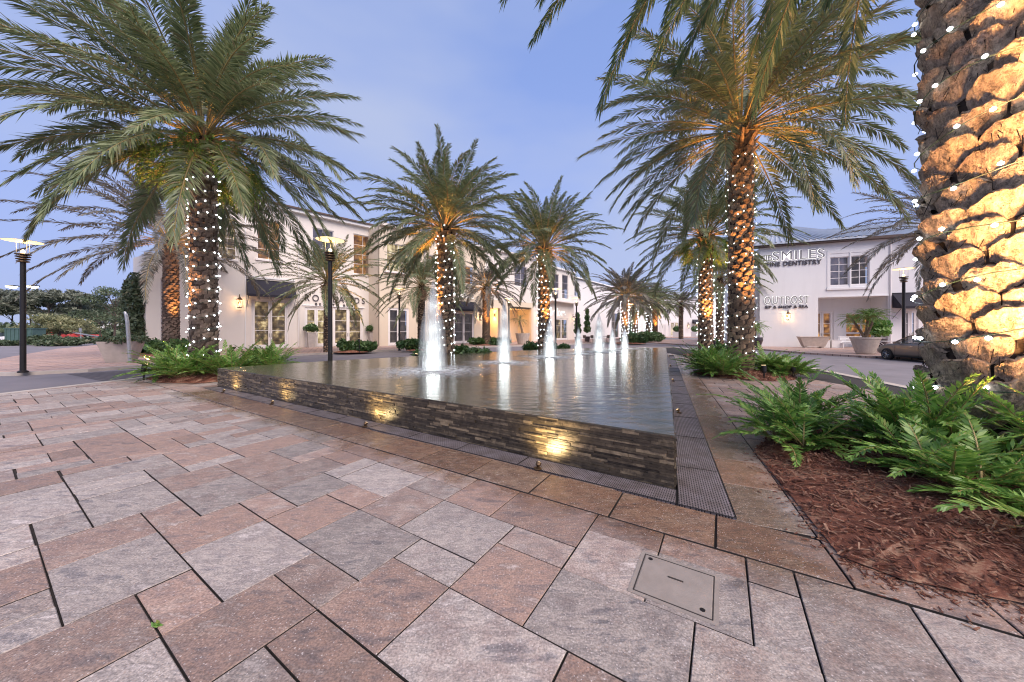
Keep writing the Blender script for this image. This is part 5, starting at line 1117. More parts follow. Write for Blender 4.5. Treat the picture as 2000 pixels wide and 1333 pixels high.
UL = [(-10.26, 11.25, 6.75, 650, 1.0, 'uplight under the large left palm'), (-22.2, 22, 7.2, 500, 1.1, 'uplight under the greyish left palm'), (-11.4, 21.8 + 2.3, 4.9, 400, .9, 'uplight under the small palm by the ROWLANDS shop'),
      (-3.0, 15.2, 6, 600, .95, 'uplight under the palm right of the nearest jet'), (1.95, 20.6, 6.3, 600, .95, 'uplight under the palm before the balcony shop'), (-2.75, 36, 6, 450, 1.1, 'uplight under the loggia palm'),
      (13.7, 41, 5.6, 600, 1.1, 'uplight under the palm near the last jets'), (26, 61.5, 6.4, 900, 1.2, 'uplight under the end palm of the far row'), (11.8, 20.6, 6.3, 700, 1.0, 'uplight under the palm behind the big orange one'), (18.2, 50, 6, 600, 1.2, 'uplight under the second palm of the far row')]
for x, y, hc, pw, dd, nm in UL:
    u = Vector((-x, -y, 0)).normalized(); a = Vector((-u.y, u.x, 0)); side = x in (-10.26, -3.0); p = Vector((x, y, .15 if side else .62)) + (u * .1 - a * dd * 1.35 if side else u * dd * 1.15 + a * .45); top = Vector((x, y, hc - .3)); uplight(tuple(p), tuple(top - p), pw * (6.5 if side else 3.8), nm, 40)
uplight((7.72, 10.35, .1), (.03, .2, 1.9), 3800, 'black bullet uplight at the front foot of the big orange-lit palm', 34)
uplight((8.9, 10.7, .1), (-.25, .22, 1.9), 900, 'bullet uplight in the cycads right of the big orange-lit palm', 36)

# ------------------------------------------------------------------ planting beds
def mulch_bed(pts, zc, name, seed, n=0, size=.05):
    rs = np.random.default_rng(seed); m = MB(); cx = sum(p[0] for p in pts) / len(pts); cy = sum(p[1] for p in pts) / len(pts); K = 9; nn_ = len(pts) * 8; ring = []
    for i in range(nn_):
        q = i / 8; k = int(q); f_ = q - k; a = pts[k]; b = pts[(k + 1) % len(pts)]; ring.append((a[0] + (b[0] - a[0]) * f_, a[1] + (b[1] - a[1]) * f_))
    for r in range(K + 1):
        q = 1 - r / K
        for x, y in ring: m.v.append((cx + (x - cx) * q, cy + (y - cy) * q, .014 + zc * (1 - q ** 3) + rs.normal(0, .008) * (r > 0))); m.c.append((rs.random(), 0, 0))
    for r in range(K):
        for i in range(nn_): m.f.append((r * nn_ + i, r * nn_ + (i + 1) % nn_, (r + 1) * nn_ + (i + 1) % nn_, (r + 1) * nn_ + i)); m.mi.append(0)
    o = m.build(name, M['mulch'], smooth=True); tag(o, kind='structure')
    if n > 9000:
        k = MB()
        for _ in range(420):
            i = int(rs.integers(0, 4)); a = Vector(pts[i]); b = Vector(pts[(i + 1) % len(pts)]); q_ = a.lerp(b, rs.random()); d_ = rs.exponential(.07); nn2 = (b - a).normalized(); x = q_.x + nn2.y * -d_ * (-1 if i < 9 else 1) * 1.0; y = q_.y - nn2.x * -d_ * -1 * 1.0
            if inside((x, y), pts): x = 2 * q_.x - x; y = 2 * q_.y - y
            an = rs.uniform(0, 6.28); l = size * rs.uniform(.2, .8); w_ = size * rs.uniform(.06, .18); ca, sa = math.cos(an), math.sin(an); t_ = rs.random()
            k.hexa([(x + u_ * ca - v_ * sa, y + u_ * sa + v_ * ca, z_) for z_ in (.004, .008) for u_, v_ in ((-l / 2, -w_ / 2), (l / 2, -w_ / 3), (l / 2, w_ / 3), (-l / 2, w_ / 2))], (t_, 0, 0))
        tag(k.build('stray_chips', M['mulch']), 'stray bark chips scattered on the paving beside the bed', None, kind='stuff')
    if n:
        k = MB(); c = 0
        while c < n:
            x = rs.uniform(min(p[0] for p in pts), max(p[0] for p in pts)); y = rs.uniform(min(p[1] for p in pts), max(p[1] for p in pts))
            if not inside((x, y), pts): continue
            c += 1; lr = 1.0
            for q in np.linspace(0, 1, 12):
                pass
            a = rs.uniform(0, 6.28); l = size * rs.uniform(.3, 1.6); w_ = size * rs.uniform(.06, .28); dz = rs.normal(0, .3); ca, sa = math.cos(a), math.sin(a)
            # height of the mound under the chip
            q = 0
            vx, vy = x - cx, y - cy; lo, hi = 1.0, 40.0
            for _ in range(12):
                mid = (lo + hi) / 2
                if inside((cx + vx * mid, cy + vy * mid), pts): lo = mid
                else: hi = mid
            q = 1 / lo; z = .014 + zc * (1 - q ** 3) + rs.uniform(.004, .028); ht = .004
            p_ = []
            for zz in (0, ht):
                for u_, v_ in ((-l / 2, -w_ / 2), (l / 2, -w_ / 3), (l / 2, w_ / 3), (-l / 2, w_ / 2)): p_.append((x + u_ * ca - v_ * sa, y + u_ * sa + v_ * ca, z + zz + u_ * dz))
            t_ = rs.random() ** 1.2; k.hexa(p_, (t_, 0, 0))
        tag(k.build(name + '_chips', M['mulch']), 'loose reddish bark chips covering the bed', None, kind='stuff')
NB = [(2.99, 4.16), (2.17, 2.23), (2.34, 2.02), (2.81, 1.84), (4.6, 1.1), (7.5, .6), (8.3, 3.5), (7.6, 5.4), (5.2, 5.6), (3.6, 4.75)]
mulch_bed(NB, .16, 'mulch_bed', 1, 20000, .062)
mulch_bed([(7.85 + 1.45 * math.cos(a), 11.55 + 1.5 * math.sin(a)) for a in np.linspace(0, 6.28, 13)[:-1]], .16, 'mulch_bed', 2, 2500, .09)
mulch_bed([(-11.5, 10.6), (-10.2, 9.75), (-9.0, 9.6), (-8.3, 10.2), (-8.0, 11.6), (-8.6, 13.2), (-10.6, 13.4), (-11.9, 12.2)], .18, 'mulch_bed', 3, 2500, .09)
for i, (x, y, r) in enumerate(((-3.2, 15.6, 1.0), (1.9, 21, 1.1), (-11.4, 24.3, 1.3), (-2.75, 35.9, 1.2), (11.9, 20.8, 1.3), (-22.3, 21.6, 2.0), (-7.1, 26.4, 1.2), (14, 41, 2.2), (20.9, 34, 1.2))): mulch_bed([(x + r * math.cos(a), y + r * math.sin(a)) for a in np.linspace(0, 6.28, 11)[:-1]], .12, 'mulch_bed', 10 + i)

CY = 'cycads in the planting beds'
clump((3.5, 4.25, .10), 30, .80, 30, .15, .024, 51, 'cycad', 'dark green cycad at the left tip of the near mulch bed', 'cycad', pitch=(.35, 1.35), droop=.8, group=CY)
clump((4.4, 3.7, .14), 36, 1.02, 32, .19, .030, 52, 'cycad', 'large bright cycad in the middle of the near mulch bed', 'cycad', pitch=(.3, 1.4), droop=.8, group=CY)
clump((3.92, 2.95, .14), 24, .78, 26, .15, .028, 53, 'cycad', 'low yellow-green cycad in front of the large bright one', 'cycad', pitch=(.3, 1.2), droop=.7, group=CY)
clump((3.72, 2.22, .13), 7, .75, 26, .16, .03, 54, 'cycad', 'single low cycad with a few bright fronds at the lower right', 'cycad', pitch=(.35, .75), droop=.75, group=CY)
clump((5.3, 3.0, .13), 26, 1.15, 30, .19, .03, 55, 'cycad', 'tall arching cycad at the right frame edge under the close trunk', 'cycad', pitch=(.3, 1.3), group=CY)
clump((4.1, 4.9, .1), 26, 1.0, 26, .16, .026, 56, 'cycad', 'cycad behind the near group, left of the close trunk', 'cycad', pitch=(.4, 1.4), group=CY)
for i, (x, y, L_, lb) in enumerate(((7.0, 11.6, 1.25, 'spreading cycad left of the big orange-lit trunk'), (7.1, 12.6, 1.2, 'cycad at the back left of the big orange-lit trunk'), (8.75, 11.5, 1.15, 'cycad right of the big orange-lit trunk'), (7.9, 12.6, 1.1, 'cycad behind the big orange-lit trunk'), (6.7, 10.9, .95, 'low cycad at the front left of the big orange-lit trunk'), (9.0, 10.9, .8, 'small pale cycad at the right edge of the middle bed'))):
    clump((x, y, .1), 34, L_, 24, .19, .034, 60 + i, 'cycad', lb, 'cycad', pitch=(.25, 1.3), group=CY)
for i, (x, y, L_, lb) in enumerate(((-10.9, 10.7, 1.25, 'spreading cycad left of the large left palm'), (-9.9, 10.3, 1.2, 'cycad in front of the large left palm'), (-8.9, 10.6, 1.25, 'cycad right of the large left palm, by the pool corner'), (-8.4, 11.8, 1.2, 'cycad behind the pool corner'), (-11.3, 11.7, 1.1, 'cycad at the back left of the large left palm'), (-9.3, 12.4, 1.1, 'cycad behind the large left palm'))):
    clump((x, y, .12), 34, L_, 22, .19, .036, 80 + i, 'cycad', lb, 'cycad', pitch=(.25, 1.3), group=CY)
SG = 'low shrubs at the palm feet'
for i, (x, y, w_, h_, lb) in enumerate(((-3.4, 15.7, 1.0, .75, 'low shrub at the foot of the palm right of the nearest jet'), (-2.2, 16.3, 1.0, .75, 'dense shrub by the pool in front of the bank doors'), (1.4, 21.2, 1.2, .8, 'shrub at the foot of the palm before the balcony shop'), (2.9, 21.6, .7, .6, 'small shrub right of the balcony-shop palm'), (-11.9, 24.2, .8, .8, 'leafy shrub left of the small palm by the ROWLANDS shop'), (-10.6, 24.4, .8, .75, 'leafy shrub right of the small palm by the ROWLANDS shop'),
        (-7.9, 26.2, 1.0, .8, 'shrub behind the nearest jet'), (-3.6, 36, 1.2, .7, 'low shrub below the loggia palm'), (-1.8, 36, 1.2, .7, 'low shrub in front of the loggia'), (-23.4, 21.6, 1.3, .8, 'round shrub under the greyish left palm'), (-21.4, 21.4, 1.5, .9, 'shrub right of the greyish left palm'), (14.5, 40.5, 1.6, 1.1, 'shrub below the palm near the last jets'), (17.5, 48, 2.4, 1.2, 'shrub row below the far lit palms'), (23, 56, 3.2, 1.3, 'longer shrub row at the end of the far left bed'), (12.5, 21.5, 1.3, .9, 'shrub at the foot of the palm behind the big orange one'))):
    rs = np.random.default_rng(200 + i); bl = [(rs.normal(0, .45) * w_, rs.normal(0, .3) * w_, h_ * rs.uniform(.35, .75), w_ * .38, w_ * .38, h_ * .42) for _ in range(9)]; bush((x, y, 0), bl, 1500, .05 + .003 * y, lb, seed=300 + i, group=SG)

# tufts of fern growing in two crowns
for (x, y, z, r, lb, sd_) in ((-10.26, 11.25, 6.95, 1.75, 'ball of green fern growing below the crown of the large left palm', 1), (11.8, 20.6, 6.45, 1.35, 'ball of green fern growing below the crown of the palm behind the big orange one', 2)):
    rs = np.random.default_rng(sd_); t = thing('fern_tuft', lb, 'fern', (x, y, z), 0, 'ferns growing on palm crowns'); fr = []
    for i in range(520):
        a = rs.uniform(0, 6.28); zz = rs.uniform(-.6, .5); fr.append(frond_arrays(rs.uniform(.5, 1.0), rs.uniform(-.3, .6), 1.6, a, 16, .11, .03, rs, (r * .62 * math.cos(a), r * .62 * math.sin(a), zz), t0=.1, rr=.004, tipdry=.1))
    merge(fr, 'fronds', M['fern'], M['rachis'], t)

# ------------------------------------------------------------------ pots and furniture
def pot(loc, prof, mat, label, rz=0, n=20, sq=False, name='planter', group=None):
    t = thing(name, label, 'planter', loc, rz, group); m = MB(); m.lathe(prof, 4 if sq else n, sq=sq); m.build('pot', M[mat], t, smooth=False); return t
# tapered planter far left
p = gp(238, 707); t = pot((p.x, p.y, 0), [(.56, 0), (.88, 1.0), (.81, 1.0), (.78, .94)], 'concrete', 'tapered pale concrete planter with trailing hedge at the left kerb', .5, sq=True)
bush((p.x, p.y, 1.0), [(dx, dy, .08, .36, .36, .2) for dx in (-.45, 0, .45) for dy in (-.45, 0, .45)], 2600, .05, 'trailing hedge filling the tapered planter', 'hedge plant', 'potted_hedge', 'hedge', 7)
q = gp(254, 709); t = thing('sign_post', 'bare grey metal post leaning in front of the tapered planter', 'post', (q.x, q.y, 0)); m = MB(); m.tube([(0, 0, 0), (-.12, 0, 1.9), (-.2, .02, 2.25), (-.3, .05, 2.4)], [.07, .07, .065, .05], 8); m.build('post', M['galv'], t)
# tall square planters either side of the ROWLANDS doors
for px, lb, dz in ((604, 'tall square planter with leafy plant left of the ROWLANDS doors', 1.0), (722, 'tall square planter with round plant right of the ROWLANDS doors', 1.0)):
    c = Vector(WA.pt(WA.s_at(px), .7, 0)); hh = WA.z_at(px, 652) ; t = pot((c.x, c.y, 0), [(.38, 0), (.47, 1.35), (.42, 1.35), (.40, 1.28)], 'concrete', lb, .7, sq=True, group='tall planters by the shop doors')
    bush((c.x, c.y, 1.35), [(0, 0, .45, .5, .5, .38), (.3, 0, .35, .35, .35, .3), (-.35, 0, .4, .38, .38, .3), (0, .3, .55, .3, .3, .3)], 1100, .085, lb.replace('tall square planter with', '').replace('plant', 'plant in the planter').strip(), 'plant', 'potted_plant', 'shrub', int(px))
def small_palm(loc, h, n, L_, label, seed, trunks=1, name='potted_palm', lean=.15, mat='leaf', tr=.06):
    rs = np.random.default_rng(seed); t = thing(name, label, 'potted palm', loc); m = MB(); fr = []
    for k in range(trunks):
        a = k * 2.1 + .5; dx, dy = lean * h * math.cos(a) * (trunks > 1) + lean * h * (trunks == 1), lean * h * math.sin(a) * (trunks > 1); hh = h * (1 if k == 0 else rs.uniform(.7, .95)); m.tube([(0, 0, 0), (dx * .5, dy * .5, hh * .5), (dx, dy, hh)], [tr * 1.4, tr, tr], 7, col=(.5, .5, .5))
        for i in range(n):
            az = i * 2.4 + k; p0 = rs.uniform(-.2, 1.2); fr.append(frond_arrays(L_ * rs.uniform(.8, 1.1), p0, 1.3, az, 22, .18, .026, rs, (dx, dy, hh), t0=.15, rr=.008, tipdry=.1))
    m.build('trunk', M['bark'], t); merge(fr, 'crown', M[mat], M['rachis'], t); return t
# big stone bowl with multi-trunk palm
Yp = 22; c = at(1690, Yp); pot((c.x, c.y, 0), [(.42, 0), (.48, .1), (.70, .95), (.74, 1.0), (.74, 1.1), (.66, 1.1), (.63, 1.02)], 'stonepot', 'large round stone pot on the right pavement', n=32)
small_palm((c.x, c.y, 1.02), 1.5, 28, 1.0, 'multi-trunk palm growing in the large stone pot', 5, 4, lean=.38, mat='fern', tr=.07)
c = at(1474, 30); pot((c.x, c.y, 0), [(.4, 0), (.62, .7), (.58, .95), (.5, .95)], 'darkpot', 'dark glazed pot at the left corner of the white building', n=20); small_palm((c.x, c.y, .9), 1.0, 18, 1.2, 'bushy palm in the dark glazed pot', 6, 3, lean=.2, mat='fern')
c = at(1718, 25.5); pot((c.x, c.y, 0), [(.3, 0), (.42, .9), (.36, .9)], 'darkpot', 'dark pot behind the big stone pot'); bush((c.x, c.y, .9), [(0, 0, .6, .6, .6, .45), (.3, 0, 1.1, .45, .45, .35), (-.2, .1, 1.2, .45, .45, .35)], 1300, .10, 'leafy round shrub in the dark pot behind the stone pot', 'plant', 'potted_plant', 'fern', 9)
c = at(1021, 38); pot((c.x, c.y, 0), [(.55, 0), (.85, 1.25), (.78, 1.25)], 'stonepot', 'pale tapered pot before the orange loggia'); small_palm((c.x, c.y, 1.2), 1.5, 26, 1.2, 'small leaning palm in the pot before the loggia', 8, 1, lean=-.25, tr=.1)
# trough, cubes and bench by the Outpost wall
c = Vector(WR.pt(WR.s_at(1573), 1.5, 0)); ang_r = math.atan2(-.352, .936); t = thing('stone_trough', 'pale bathtub-shaped stone trough against the white wall', 'trough', (c.x, c.y, 0), ang_r)
m = MB(); m.hexa([(-.75, -.28, .12), (.75, -.28, .12), (.75, .28, .12), (-.75, .28, .12), (-1.05, -.4, .95), (1.05, -.4, .95), (1.05, .4, .95), (-1.05, .4, .95)]); m.box((0, 0, .97), (2.16, .86, .06)); m.build('basin', M['stonepot'], t); m = MB()
for x in (-.6, .6): m.box((x, 0, .06), (.18, .5, .12))
m.build('foot', M['stonepot'], t)
for px, lb in ((1597, 'left of the two white cube stools by the glass doors'), (1619, 'right of the two white cube stools by the glass doors')):
    c = Vector(WR.pt(WR.s_at(px), 1.1, 0)); t = thing('cube_stool', lb, 'stool', (c.x, c.y, 0), ang_r, 'white cube stools'); m = MB(); m.box((0, 0, .33), (.72, .5, .66)); o = m.build('seat', M['whitepaint'], t); md = o.modifiers.new('bevel', 'BEVEL'); md.width = .03; md.segments = 2; m = MB(); m.box((0, 0, .68), (.76, .54, .05)); m.build('cushion', M['whitepaint'], t)
c = Vector(WR.pt(WR.s_at(1652), 1.3, 0)); t = thing('slatted_bench', 'white slatted bench under the orange window', 'bench', (c.x, c.y, 0), ang_r); m = MB()
for k in range(4): m.box((0, -.2 + k * .14, .45), (1.9, .11, .04))
m.build('seat', M['whitepaint'], t); m = MB()
for k in range(4): m.box((0, .32, .58 + k * .13), (1.9, .03, .1))
m.build('backrest', M['whitepaint'], t)
for x in (-.85, .85):
    m = MB(); m.box((x, -.2, .22), (.07, .07, .44)); m.box((x, .3, .5), (.07, .07, 1.0)); m.build('leg', M['whitepaint'], t)
c = Vector(at(1728, 24)); t = thing('folding_table', 'small white cross-legged table right of the stone pot', 'table', (c.x, c.y, 0), ang_r); m = MB(); m.box((0, 0, .78), (1.0, .6, .04)); m.build('tabletop', M['whitepaint'], t)
for sg in (-1, 1):
    m = MB(); m.tube([(-.42 * sg, -.2, 0), (.42 * sg, -.2, .77)], .02, 6); m.tube([(-.42 * sg, .2, 0), (.42 * sg, .2, .77)], .02, 6); m.build('leg', M['whitepaint'], t)
# cafe tables and wall plants, far middle
def cafe(px, Y, label, kind):
    c = at(px, Y)
    if kind == 't':
        t = thing('cafe_table', label, 'table', (c.x, c.y, 0), .6, 'cafe furniture by the blank wall'); m = MB(); m.lathe([(.45, .74), (.45, .78)], 16); m.build('tabletop', M['wood'], t); m = MB(); m.tube([(0, 0, 0), (0, 0, .74)], .04, 6); m.lathe([(.28, 0), (.26, .04)], 12); m.build('pedestal', M['darkmetal'], t)
    else:
        t = thing('cafe_chair', label, 'chair', (c.x, c.y, 0), .3, 'cafe furniture by the blank wall'); m = MB(); m.box((0, 0, .45), (.44, .44, .04)); m.build('seat', M['wood'], t); m = MB(); m.box((0, .21, .75), (.44, .03, .42)); m.build('backrest', M['wood'], t)
        for x in (-.19, .19):
            for y in (-.19, .19): m = MB(); m.tube([(x, y, 0), (x, y, .45)], .018, 5); m.build('leg', M['darkmetal'], t)
for a in ((1143, 44, 'left cafe chair by the blank wall', 'c'), (1150, 45, 'round cafe table by the wall plants', 't'), (1158, 44, 'cafe chair right of the round table', 'c'), (1184, 46, 'second cafe table behind the jets', 't'), (1190, 45.5, 'cafe chair beside the second table', 'c')): cafe(*a)
for px, Y, hh, lb in ((1128, 46, 3.4, 'dark wall plant left of the cafe table'), (1147, 48, 4.2, 'tall narrow potted shrub behind the cafe table'), (1236, 56, 3.6, 'narrow dark shrub beside the far cream shopfront')):
    c = at(px, Y); t = pot((c.x, c.y, 0), [(.32, 0), (.42, .7), (.36, .7)], 'darkpot', 'small dark pot of the ' + lb); bush((c.x, c.y, .6), [(0, 0, hh * .2 * k + .3, .6 - .08 * k, .6 - .08 * k, .5) for k in range(1, 5)], 1200, .13, lb, 'plant', 'potted_plant', 'shrub', px)
for px, lb in ((1322, 'white planter box at the far lit doors'), (1357, 'white planter box below the far awning')):
    c = at(px, 82); t = pot((c.x, c.y, 0), [(.9, 0), (1.0, 1.3), (.9, 1.3)], 'whitepaint', lb, .78, sq=True, group='far white planter boxes'); bush((c.x, c.y, 1.2), [(0, 0, .8, .8, .8, .7)], 500, .2, 'round plant in the ' + lb, 'plant', 'potted_plant', 'shrub', px)
# small plates and lights on the walls
def landscape_light(px, py, lb):
    c = gp(px, py); t = thing('path_light', lb, 'path light', (c.x, c.y, 0)); m = MB(); m.tube([(0, 0, 0), (0, 0, .3)], .02, 6); m.build('stake', M['darkmetal'], t); m = MB(); m.lathe([(.06, .28), (.13, .42), (.1, .43)], 10); m.build('hood', M['darkmetal'], t)
landscape_light(457, 690, 'small bell path light against the plain wall')

# ------------------------------------------------------------------ parked car
def car():
    t = thing('parked_car', 'dark bronze sedan parked at the right kerb, half hidden by the close trunk', 'car', (21.9, 17.6, -.12), R(-8.5))   # local +Y = forward
    Lc, Wc = 4.75, 1.82
    # profile along y (back to front): (y, z_low, z_belt, z_top, half width)
    st = [(-2.36, .42, .78, .80, .70), (-2.28, .28, .98, 1.0, .80), (-1.95, .22, 1.02, 1.05, .87), (-1.35, .20, .98, 1.12, .90), (-.75, .18, .96, 1.38, .91), (-.1, .18, .94, 1.44, .91), (.45, .18, .93, 1.36, .91), (1.05, .18, .93, 1.02, .905), (1.5, .20, .90, .95, .89), (1.95, .24, .80, .84, .85), (2.25, .30, .64, .68, .74), (2.38, .38, .52, .54, .60)]
    m = MB(); n = len(st); rowN = 12
    for y, zl, zb, zt, hw in st:
        for k in range(rowN):
            sg = 1 if k < 6 else -1; j = k if k < 6 else 11 - k
            pts = [(hw * .86, zl), (hw * .98, zl + .12), (hw, (zl + zb) / 2 + .05), (hw * .965, zb - .03), (hw * .90, zb), (hw * .45, zb + .035)]
            x, z = pts[j]; m.v.append((x * sg, y, z))
    for i in range(n - 1):
        for k in range(rowN): a = i * rowN + k; b = i * rowN + (k + 1) % rowN; m.f.append((a, b, b + rowN, a + rowN)); m.mi.append(0)
    m.f.append(tuple(range(rowN))); m.f.append(tuple((n - 1) * rowN + k for k in range(rowN - 1, -1, -1))); m.mi += [0, 0]
    o = m.build('body', M['carpaint'], t, smooth=True); md = o.modifiers.new('sub', 'SUBSURF'); md.levels = 2; md.render_levels = 2
    # greenhouse
    m = MB(); gh = [(-1.95, 1.02, 1.03, .74), (-1.25, .97, 1.26, .78), (-.6, .95, 1.42, .79), (0, .93, 1.45, .79), (.45, .92, 1.38, .78), (1.25, .92, .95, .74)]
    for y, zb, zt, hw in gh:
        for x, z in ((hw, zb), (hw * .80, zt - .04), (hw * .66, zt), (-hw * .66, zt), (-hw * .80, zt - .04), (-hw, zb)): m.v.append((x, y, z))
    for i in range(len(gh) - 1):
        for k in range(5): a = i * 6 + k; m.f.append((a, a + 1, a + 7, a + 6)); m.mi.append(0 if k in (0, 4) or i in (0, 4) else 1)
    m.build('cabin', [M['carglass'], M['carpaint']], t, smooth=True)
    m = MB()
    for sg in (-1, 1):
        for p in ([(-1.9, 1.04, .74), (-1.2, 1.24, .65), (-.6, 1.39, .65), (0, 1.42, .65), (.45, 1.35, .65), (1.25, .95, .74)],): m.tube([(sg * x, y, z) for y, z, x in p], .028, 5)
        m.tube([(sg * .80, -.25, .95), (sg * .66, -.3, 1.42)], .03, 5)
    m.build('pillar', M['carpaint'], t)
    for sx_, sy_ in ((-.84, 1.42), (.84, 1.42), (-.84, -1.38), (.84, -1.38)):
        wt = bpy.data.objects.new('wheel', None); COL.objects.link(wt); wt.parent = t; wt.location = (sx_, sy_, .325)
        def rot(mm): mm.v = [(z, y, -x) for x, y, z in mm.v]; return mm
        m = MB(); m.lathe([(.20, -.10), (.29, -.105), (.325, -.08), (.325, .08), (.29, .105), (.20, .10)], 28); rot(m).build('tyre', M['tyre'], wt)
        m = MB(); m.lathe([(.205, -.095), (.215, -.105), (.22, -.09), (.22, .09), (.215, .105), (.205, .095)], 28, cap=False)
        for k in range(9): a = k * 2 * math.pi / 9; m.tube([(.04 * math.cos(a), .04 * math.sin(a), .09), (.2 * math.cos(a), .2 * math.sin(a), .095)], .018, 4); m.tube([(.04 * math.cos(a), .04 * math.sin(a), -.09), (.2 * math.cos(a), .2 * math.sin(a), -.095)], .018, 4)
        m.lathe([(.05, -.1), (.05, .1)], 12); rot(m).build('rim', M['rim'], wt)
        m = MB(); m.lathe([(.35, -.02), (.36, .1)], 28); o = rot(m)
    for sg in (-1, 1):
        m = MB(); m.hexa([(sg * .50, 2.24, .56), (sg * .76, 2.10, .56), (sg * .76, 2.0, .56), (sg * .5, 2.12, .56), (sg * .5, 2.2, .70), (sg * .80, 1.98, .76), (sg * .78, 1.85, .76), (sg * .5, 2.0, .70)]); m.build('headlight', M['carglass'], t)
        m = MB(); m.box((sg * .98, .75, .98), (.2, .12, .12)); m.build('mirror', M['carpaint'], t)
        m = MB(); m.box((sg * .915, .05, .80), (.02, .18, .03)); m.box((sg * .915, -.85, .80), (.02, .18, .03)); m.build('door_handle', M['rim'], t)
        for y in (-.3, .95, -1.2): m = MB(); m.tube([(sg * .90, y, .28), (sg * .915, y, .6), (sg * .885, y, .93)], .005, 4); m.build('door_seam', M['tyre'], t)
        m = MB(); m.tube([(sg * .885, -1.0, .24), (sg * .895, 1.0, .24)], .03, 5); m.build('sill', M['tyre'], t)
    return t
car()

# ------------------------------------------------------------------ left background
def pxY(px, Y): p = at(px, Y); return (p.x, p.y, -.12)
# utility box
t = thing('utility_cabinet', 'dark green ribbed utility cabinet beyond the left street', 'utility cabinet', pxY(50, 40), .15); m = MB(); m.box((0, 0, .95), (2.7, 1.3, 1.9)); m.build('cabinet', M['boxgreen'], t); m = MB(); m.box((0, 0, 1.94), (2.85, 1.45, .1)); m.build('lid', M['boxgreen'], t); m = MB()
for k in range(7): m.box((-1.2 + k * .4, -.67, .95), (.07, .06, 1.8))
m.build('ribs', M['boxgreen'], t)
t = thing('parked_car', 'white car at the far left edge of the parking lot', 'car', pxY(6, 44), R(80), None)
m = MB(); m.hexa([(-.9, -2.2, .3), (.9, -2.2, .3), (.9, 2.2, .3), (-.9, 2.2, .3), (-.85, -2.15, .95), (.85, -2.15, .95), (.85, 2.1, .85), (-.85, 2.1, .85)]); o = m.build('body', M['whitepaint'], t); md = o.modifiers.new('b', 'BEVEL'); md.width = .15; md.segments = 3
m = MB(); m.hexa([(-.82, -1.7, .92), (.82, -1.7, .92), (.82, 1.1, .9), (-.82, 1.1, .9), (-.62, -1.1, 1.42), (.62, -1.1, 1.42), (.62, .3, 1.42), (-.62, .3, 1.42)]); m.build('cabin', M['carglass'], t)
for x in (-.85, .85):
    for y in (-1.35, 1.35): m = MB(); m.lathe([(.32, -.1), (.32, .1)], 16); m.v = [(z + x, yy + y, -xx + .32) for xx, yy, z in m.v]; m.build('wheel', M['tyre'], t)
# red covered machine, red barriers
t = thing('covered_machine', 'red low machine parked under the pale flowering tree', 'machine', pxY(120, 50), .1); m = MB(); m.hexa([(-2.2, -.9, .4), (2.6, -.9, .4), (2.6, .9, .4), (-2.2, .9, .4), (-1.9, -.8, 2.2), (.9, -.8, 2.0), (.9, .8, 2.0), (-1.9, .8, 2.2)]); o = m.build('body', M['red'], t); md = o.modifiers.new('b', 'BEVEL'); md.width = .2; md.segments = 3; m = MB(); m.tube([(.8, 0, 1.5), (4.0, 0, .9), (6.6, 0, .5)], [.16, .13, .1], 6); m.build('boom', M['galv'], t)
for k, px in enumerate((176, 184, 192)):
    t = thing('red_barrier', ('left', 'middle', 'right')[k] + ' red plastic barrier far down the left street', 'barrier', pxY(px, 60), 0, 'red barriers'); m = MB(); m.hexa([(-.5, -.25, 0), (.5, -.25, 0), (.5, .25, 0), (-.5, .25, 0), (-.42, -.1, 1.0), (.42, -.1, 1.0), (.42, .1, 1.0), (-.42, .1, 1.0)]); m.build('body', M['red'], t); m = MB(); m.box((0, -.2, .7), (.86, .06, .16)); m.build('band', M['whitepaint'], t)
t = thing('blank_street_sign', 'thin pale street sign post beside the clipped shrubs', 'sign post', pxY(158, 38)); m = MB(); m.tube([(0, 0, 0), (0, 0, 1.9)], .04, 6); m.build('post', M['galv'], t); m = MB(); m.box((0, -.05, 1.75), (.3, .03, .4)); m.build('plate', M['galv'], t)
tree(pxY(113, 46), 3.4, 3.3, 'pale flowering tree with a wide low crown in the left distance', 11, 'blossom', 16, 7000, .11, 'flowering_tree', .4, .5)
tree(pxY(222, 40), 6.6, 2.6, 'thin open tree left of the ivy wall', 12, 'hedge', 16, 3800, .10, 'sparse_tree', .35, .4)
tree(pxY(196, 55), 5.0, 2.8, 'smaller open tree behind the planter', 13, 'hedge', 12, 3200, .13, 'sparse_tree', .35, .45)
pn = ['leftmost pine of the distant row', 'pine behind the twin-headed parking lamp', 'tall flat-topped pine above the flowering tree', 'second flat-topped pine of the distant row', 'dense pine in the middle of the distant row', 'lower pine right of the flowering tree', 'thin pine near the open trees', 'far pine behind the red barriers', 'last distant pine before the ivy wall', 'pine in the far gap beside the planter']
for i, (px, Y, hh, r) in enumerate(((-8, 85, 9.5, 6), (24, 92, 10.2, 5), (62, 90, 9.2, 5), (94, 88, 10.4, 5.5), (128, 95, 11.0, 5.5), (150, 92, 9.5, 5), (172, 110, 8.5, 5), (205, 120, 9, 5), (236, 110, 9.5, 5.5), (262, 100, 9.8, 5))):
    tree(pxY(px, Y), hh * 1.2, r * .8, pn[i], 400 + i, 'pine', 15, 2300, .30, 'pine_tree', .36, .5, 'pines along the horizon', .2, 'pine tree')
HG = 'clipped shrubs across the left street'
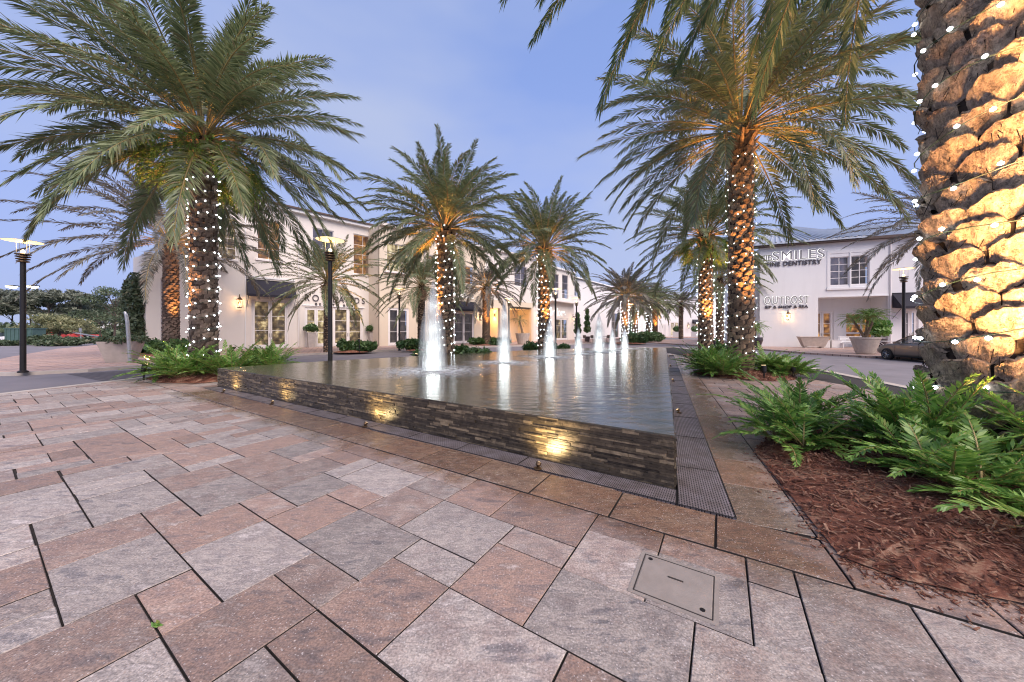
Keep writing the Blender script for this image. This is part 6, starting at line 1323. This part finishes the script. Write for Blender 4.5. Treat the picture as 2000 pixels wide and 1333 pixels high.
for i, (px, Y, w_, h_, lb) in enumerate(((108, 37, 1.3, .8, 'clipped round shrub left of the pair'), (132, 37, 1.5, .8, 'clipped round shrub at the right of the pair'), (90, 39, 1.2, 1.3, 'dark shrub right of the utility cabinet'), (165, 44, 1.8, .9, 'low shrub behind the thin street sign'), (8, 37, 1.6, .6, 'low hedge at the far left before the white car'), (22, 60, 5, 3.4, 'large loose bush behind the utility cabinet'), (60, 62, 5, 2.6, 'bush behind the utility cabinet, to its right'), (150, 75, 7, 2.2, 'long hedge below the pines'), (200, 78, 7, 2.0, 'far hedge behind the red barriers'), (240, 70, 6, 2.2, 'far hedge left of the ivy wall'))):
    rs = np.random.default_rng(500 + i); bl = [(rs.normal(0, .5) * w_, rs.normal(0, .3) * w_, h_ * rs.uniform(.3, .6), w_ * .45, w_ * .4, h_ * .42) for _ in range(9)]; x, y, z = pxY(px, Y); bush((x, y, z), bl, 1700, .05 + .0026 * Y * (1 + (w_ > 3)), lb, 'shrub', 'shrub', 'hedge', seed=600 + i, group=HG)
rs = np.random.default_rng(77); V, Q, C = leafcloud([(x, 170 + 8 * math.sin(x), 2, 9, 6, 4) for x in range(-330, 60, 10)], 14000, .55, rs, 1.3); o = npmesh('far_woods', V, Q, M['pine'], None, C); tag(o, 'band of dark woods on the horizon', None, kind='stuff')
# far pale building beyond the trees, left gap
WF = Wall(at(165, 130).xy, (1, .05)); Fb = building('low white building glimpsed between the far trees on the left', WF.o); m = MB(); WF.panel(m, 0, 26, 0, 4.6, [(2 + k * 5, 4.4 + k * 5, 1.0, 3.0) for k in range(5)], .3); m.add([WF.pt(0, 0, 4.5), WF.pt(26, 0, 4.5), WF.pt(26, -10, 4.5), WF.pt(0, -10, 4.5)], [(0, 1, 2, 3)]); m.build('wall', M['stucco2'], Fb, off=neg(Fb))
for k in range(5): window(WF, Fb, (2 + k * 5, 4.4 + k * 5, 1.0, 3.0), 2, 1, 'in_dark')
# little weed in a joint
q = gp(307, 1223); rs = np.random.default_rng(1); t = thing('weed', 'tiny green weed sprouting from a paving joint', 'weed', (q.x, q.y, 0)); V, Q, C = leafcloud([(0, 0, .008, .02, .012, .01)], 16, .012, rs, 1.2); npmesh('leaves', V, Q, M['fern'], t, C)
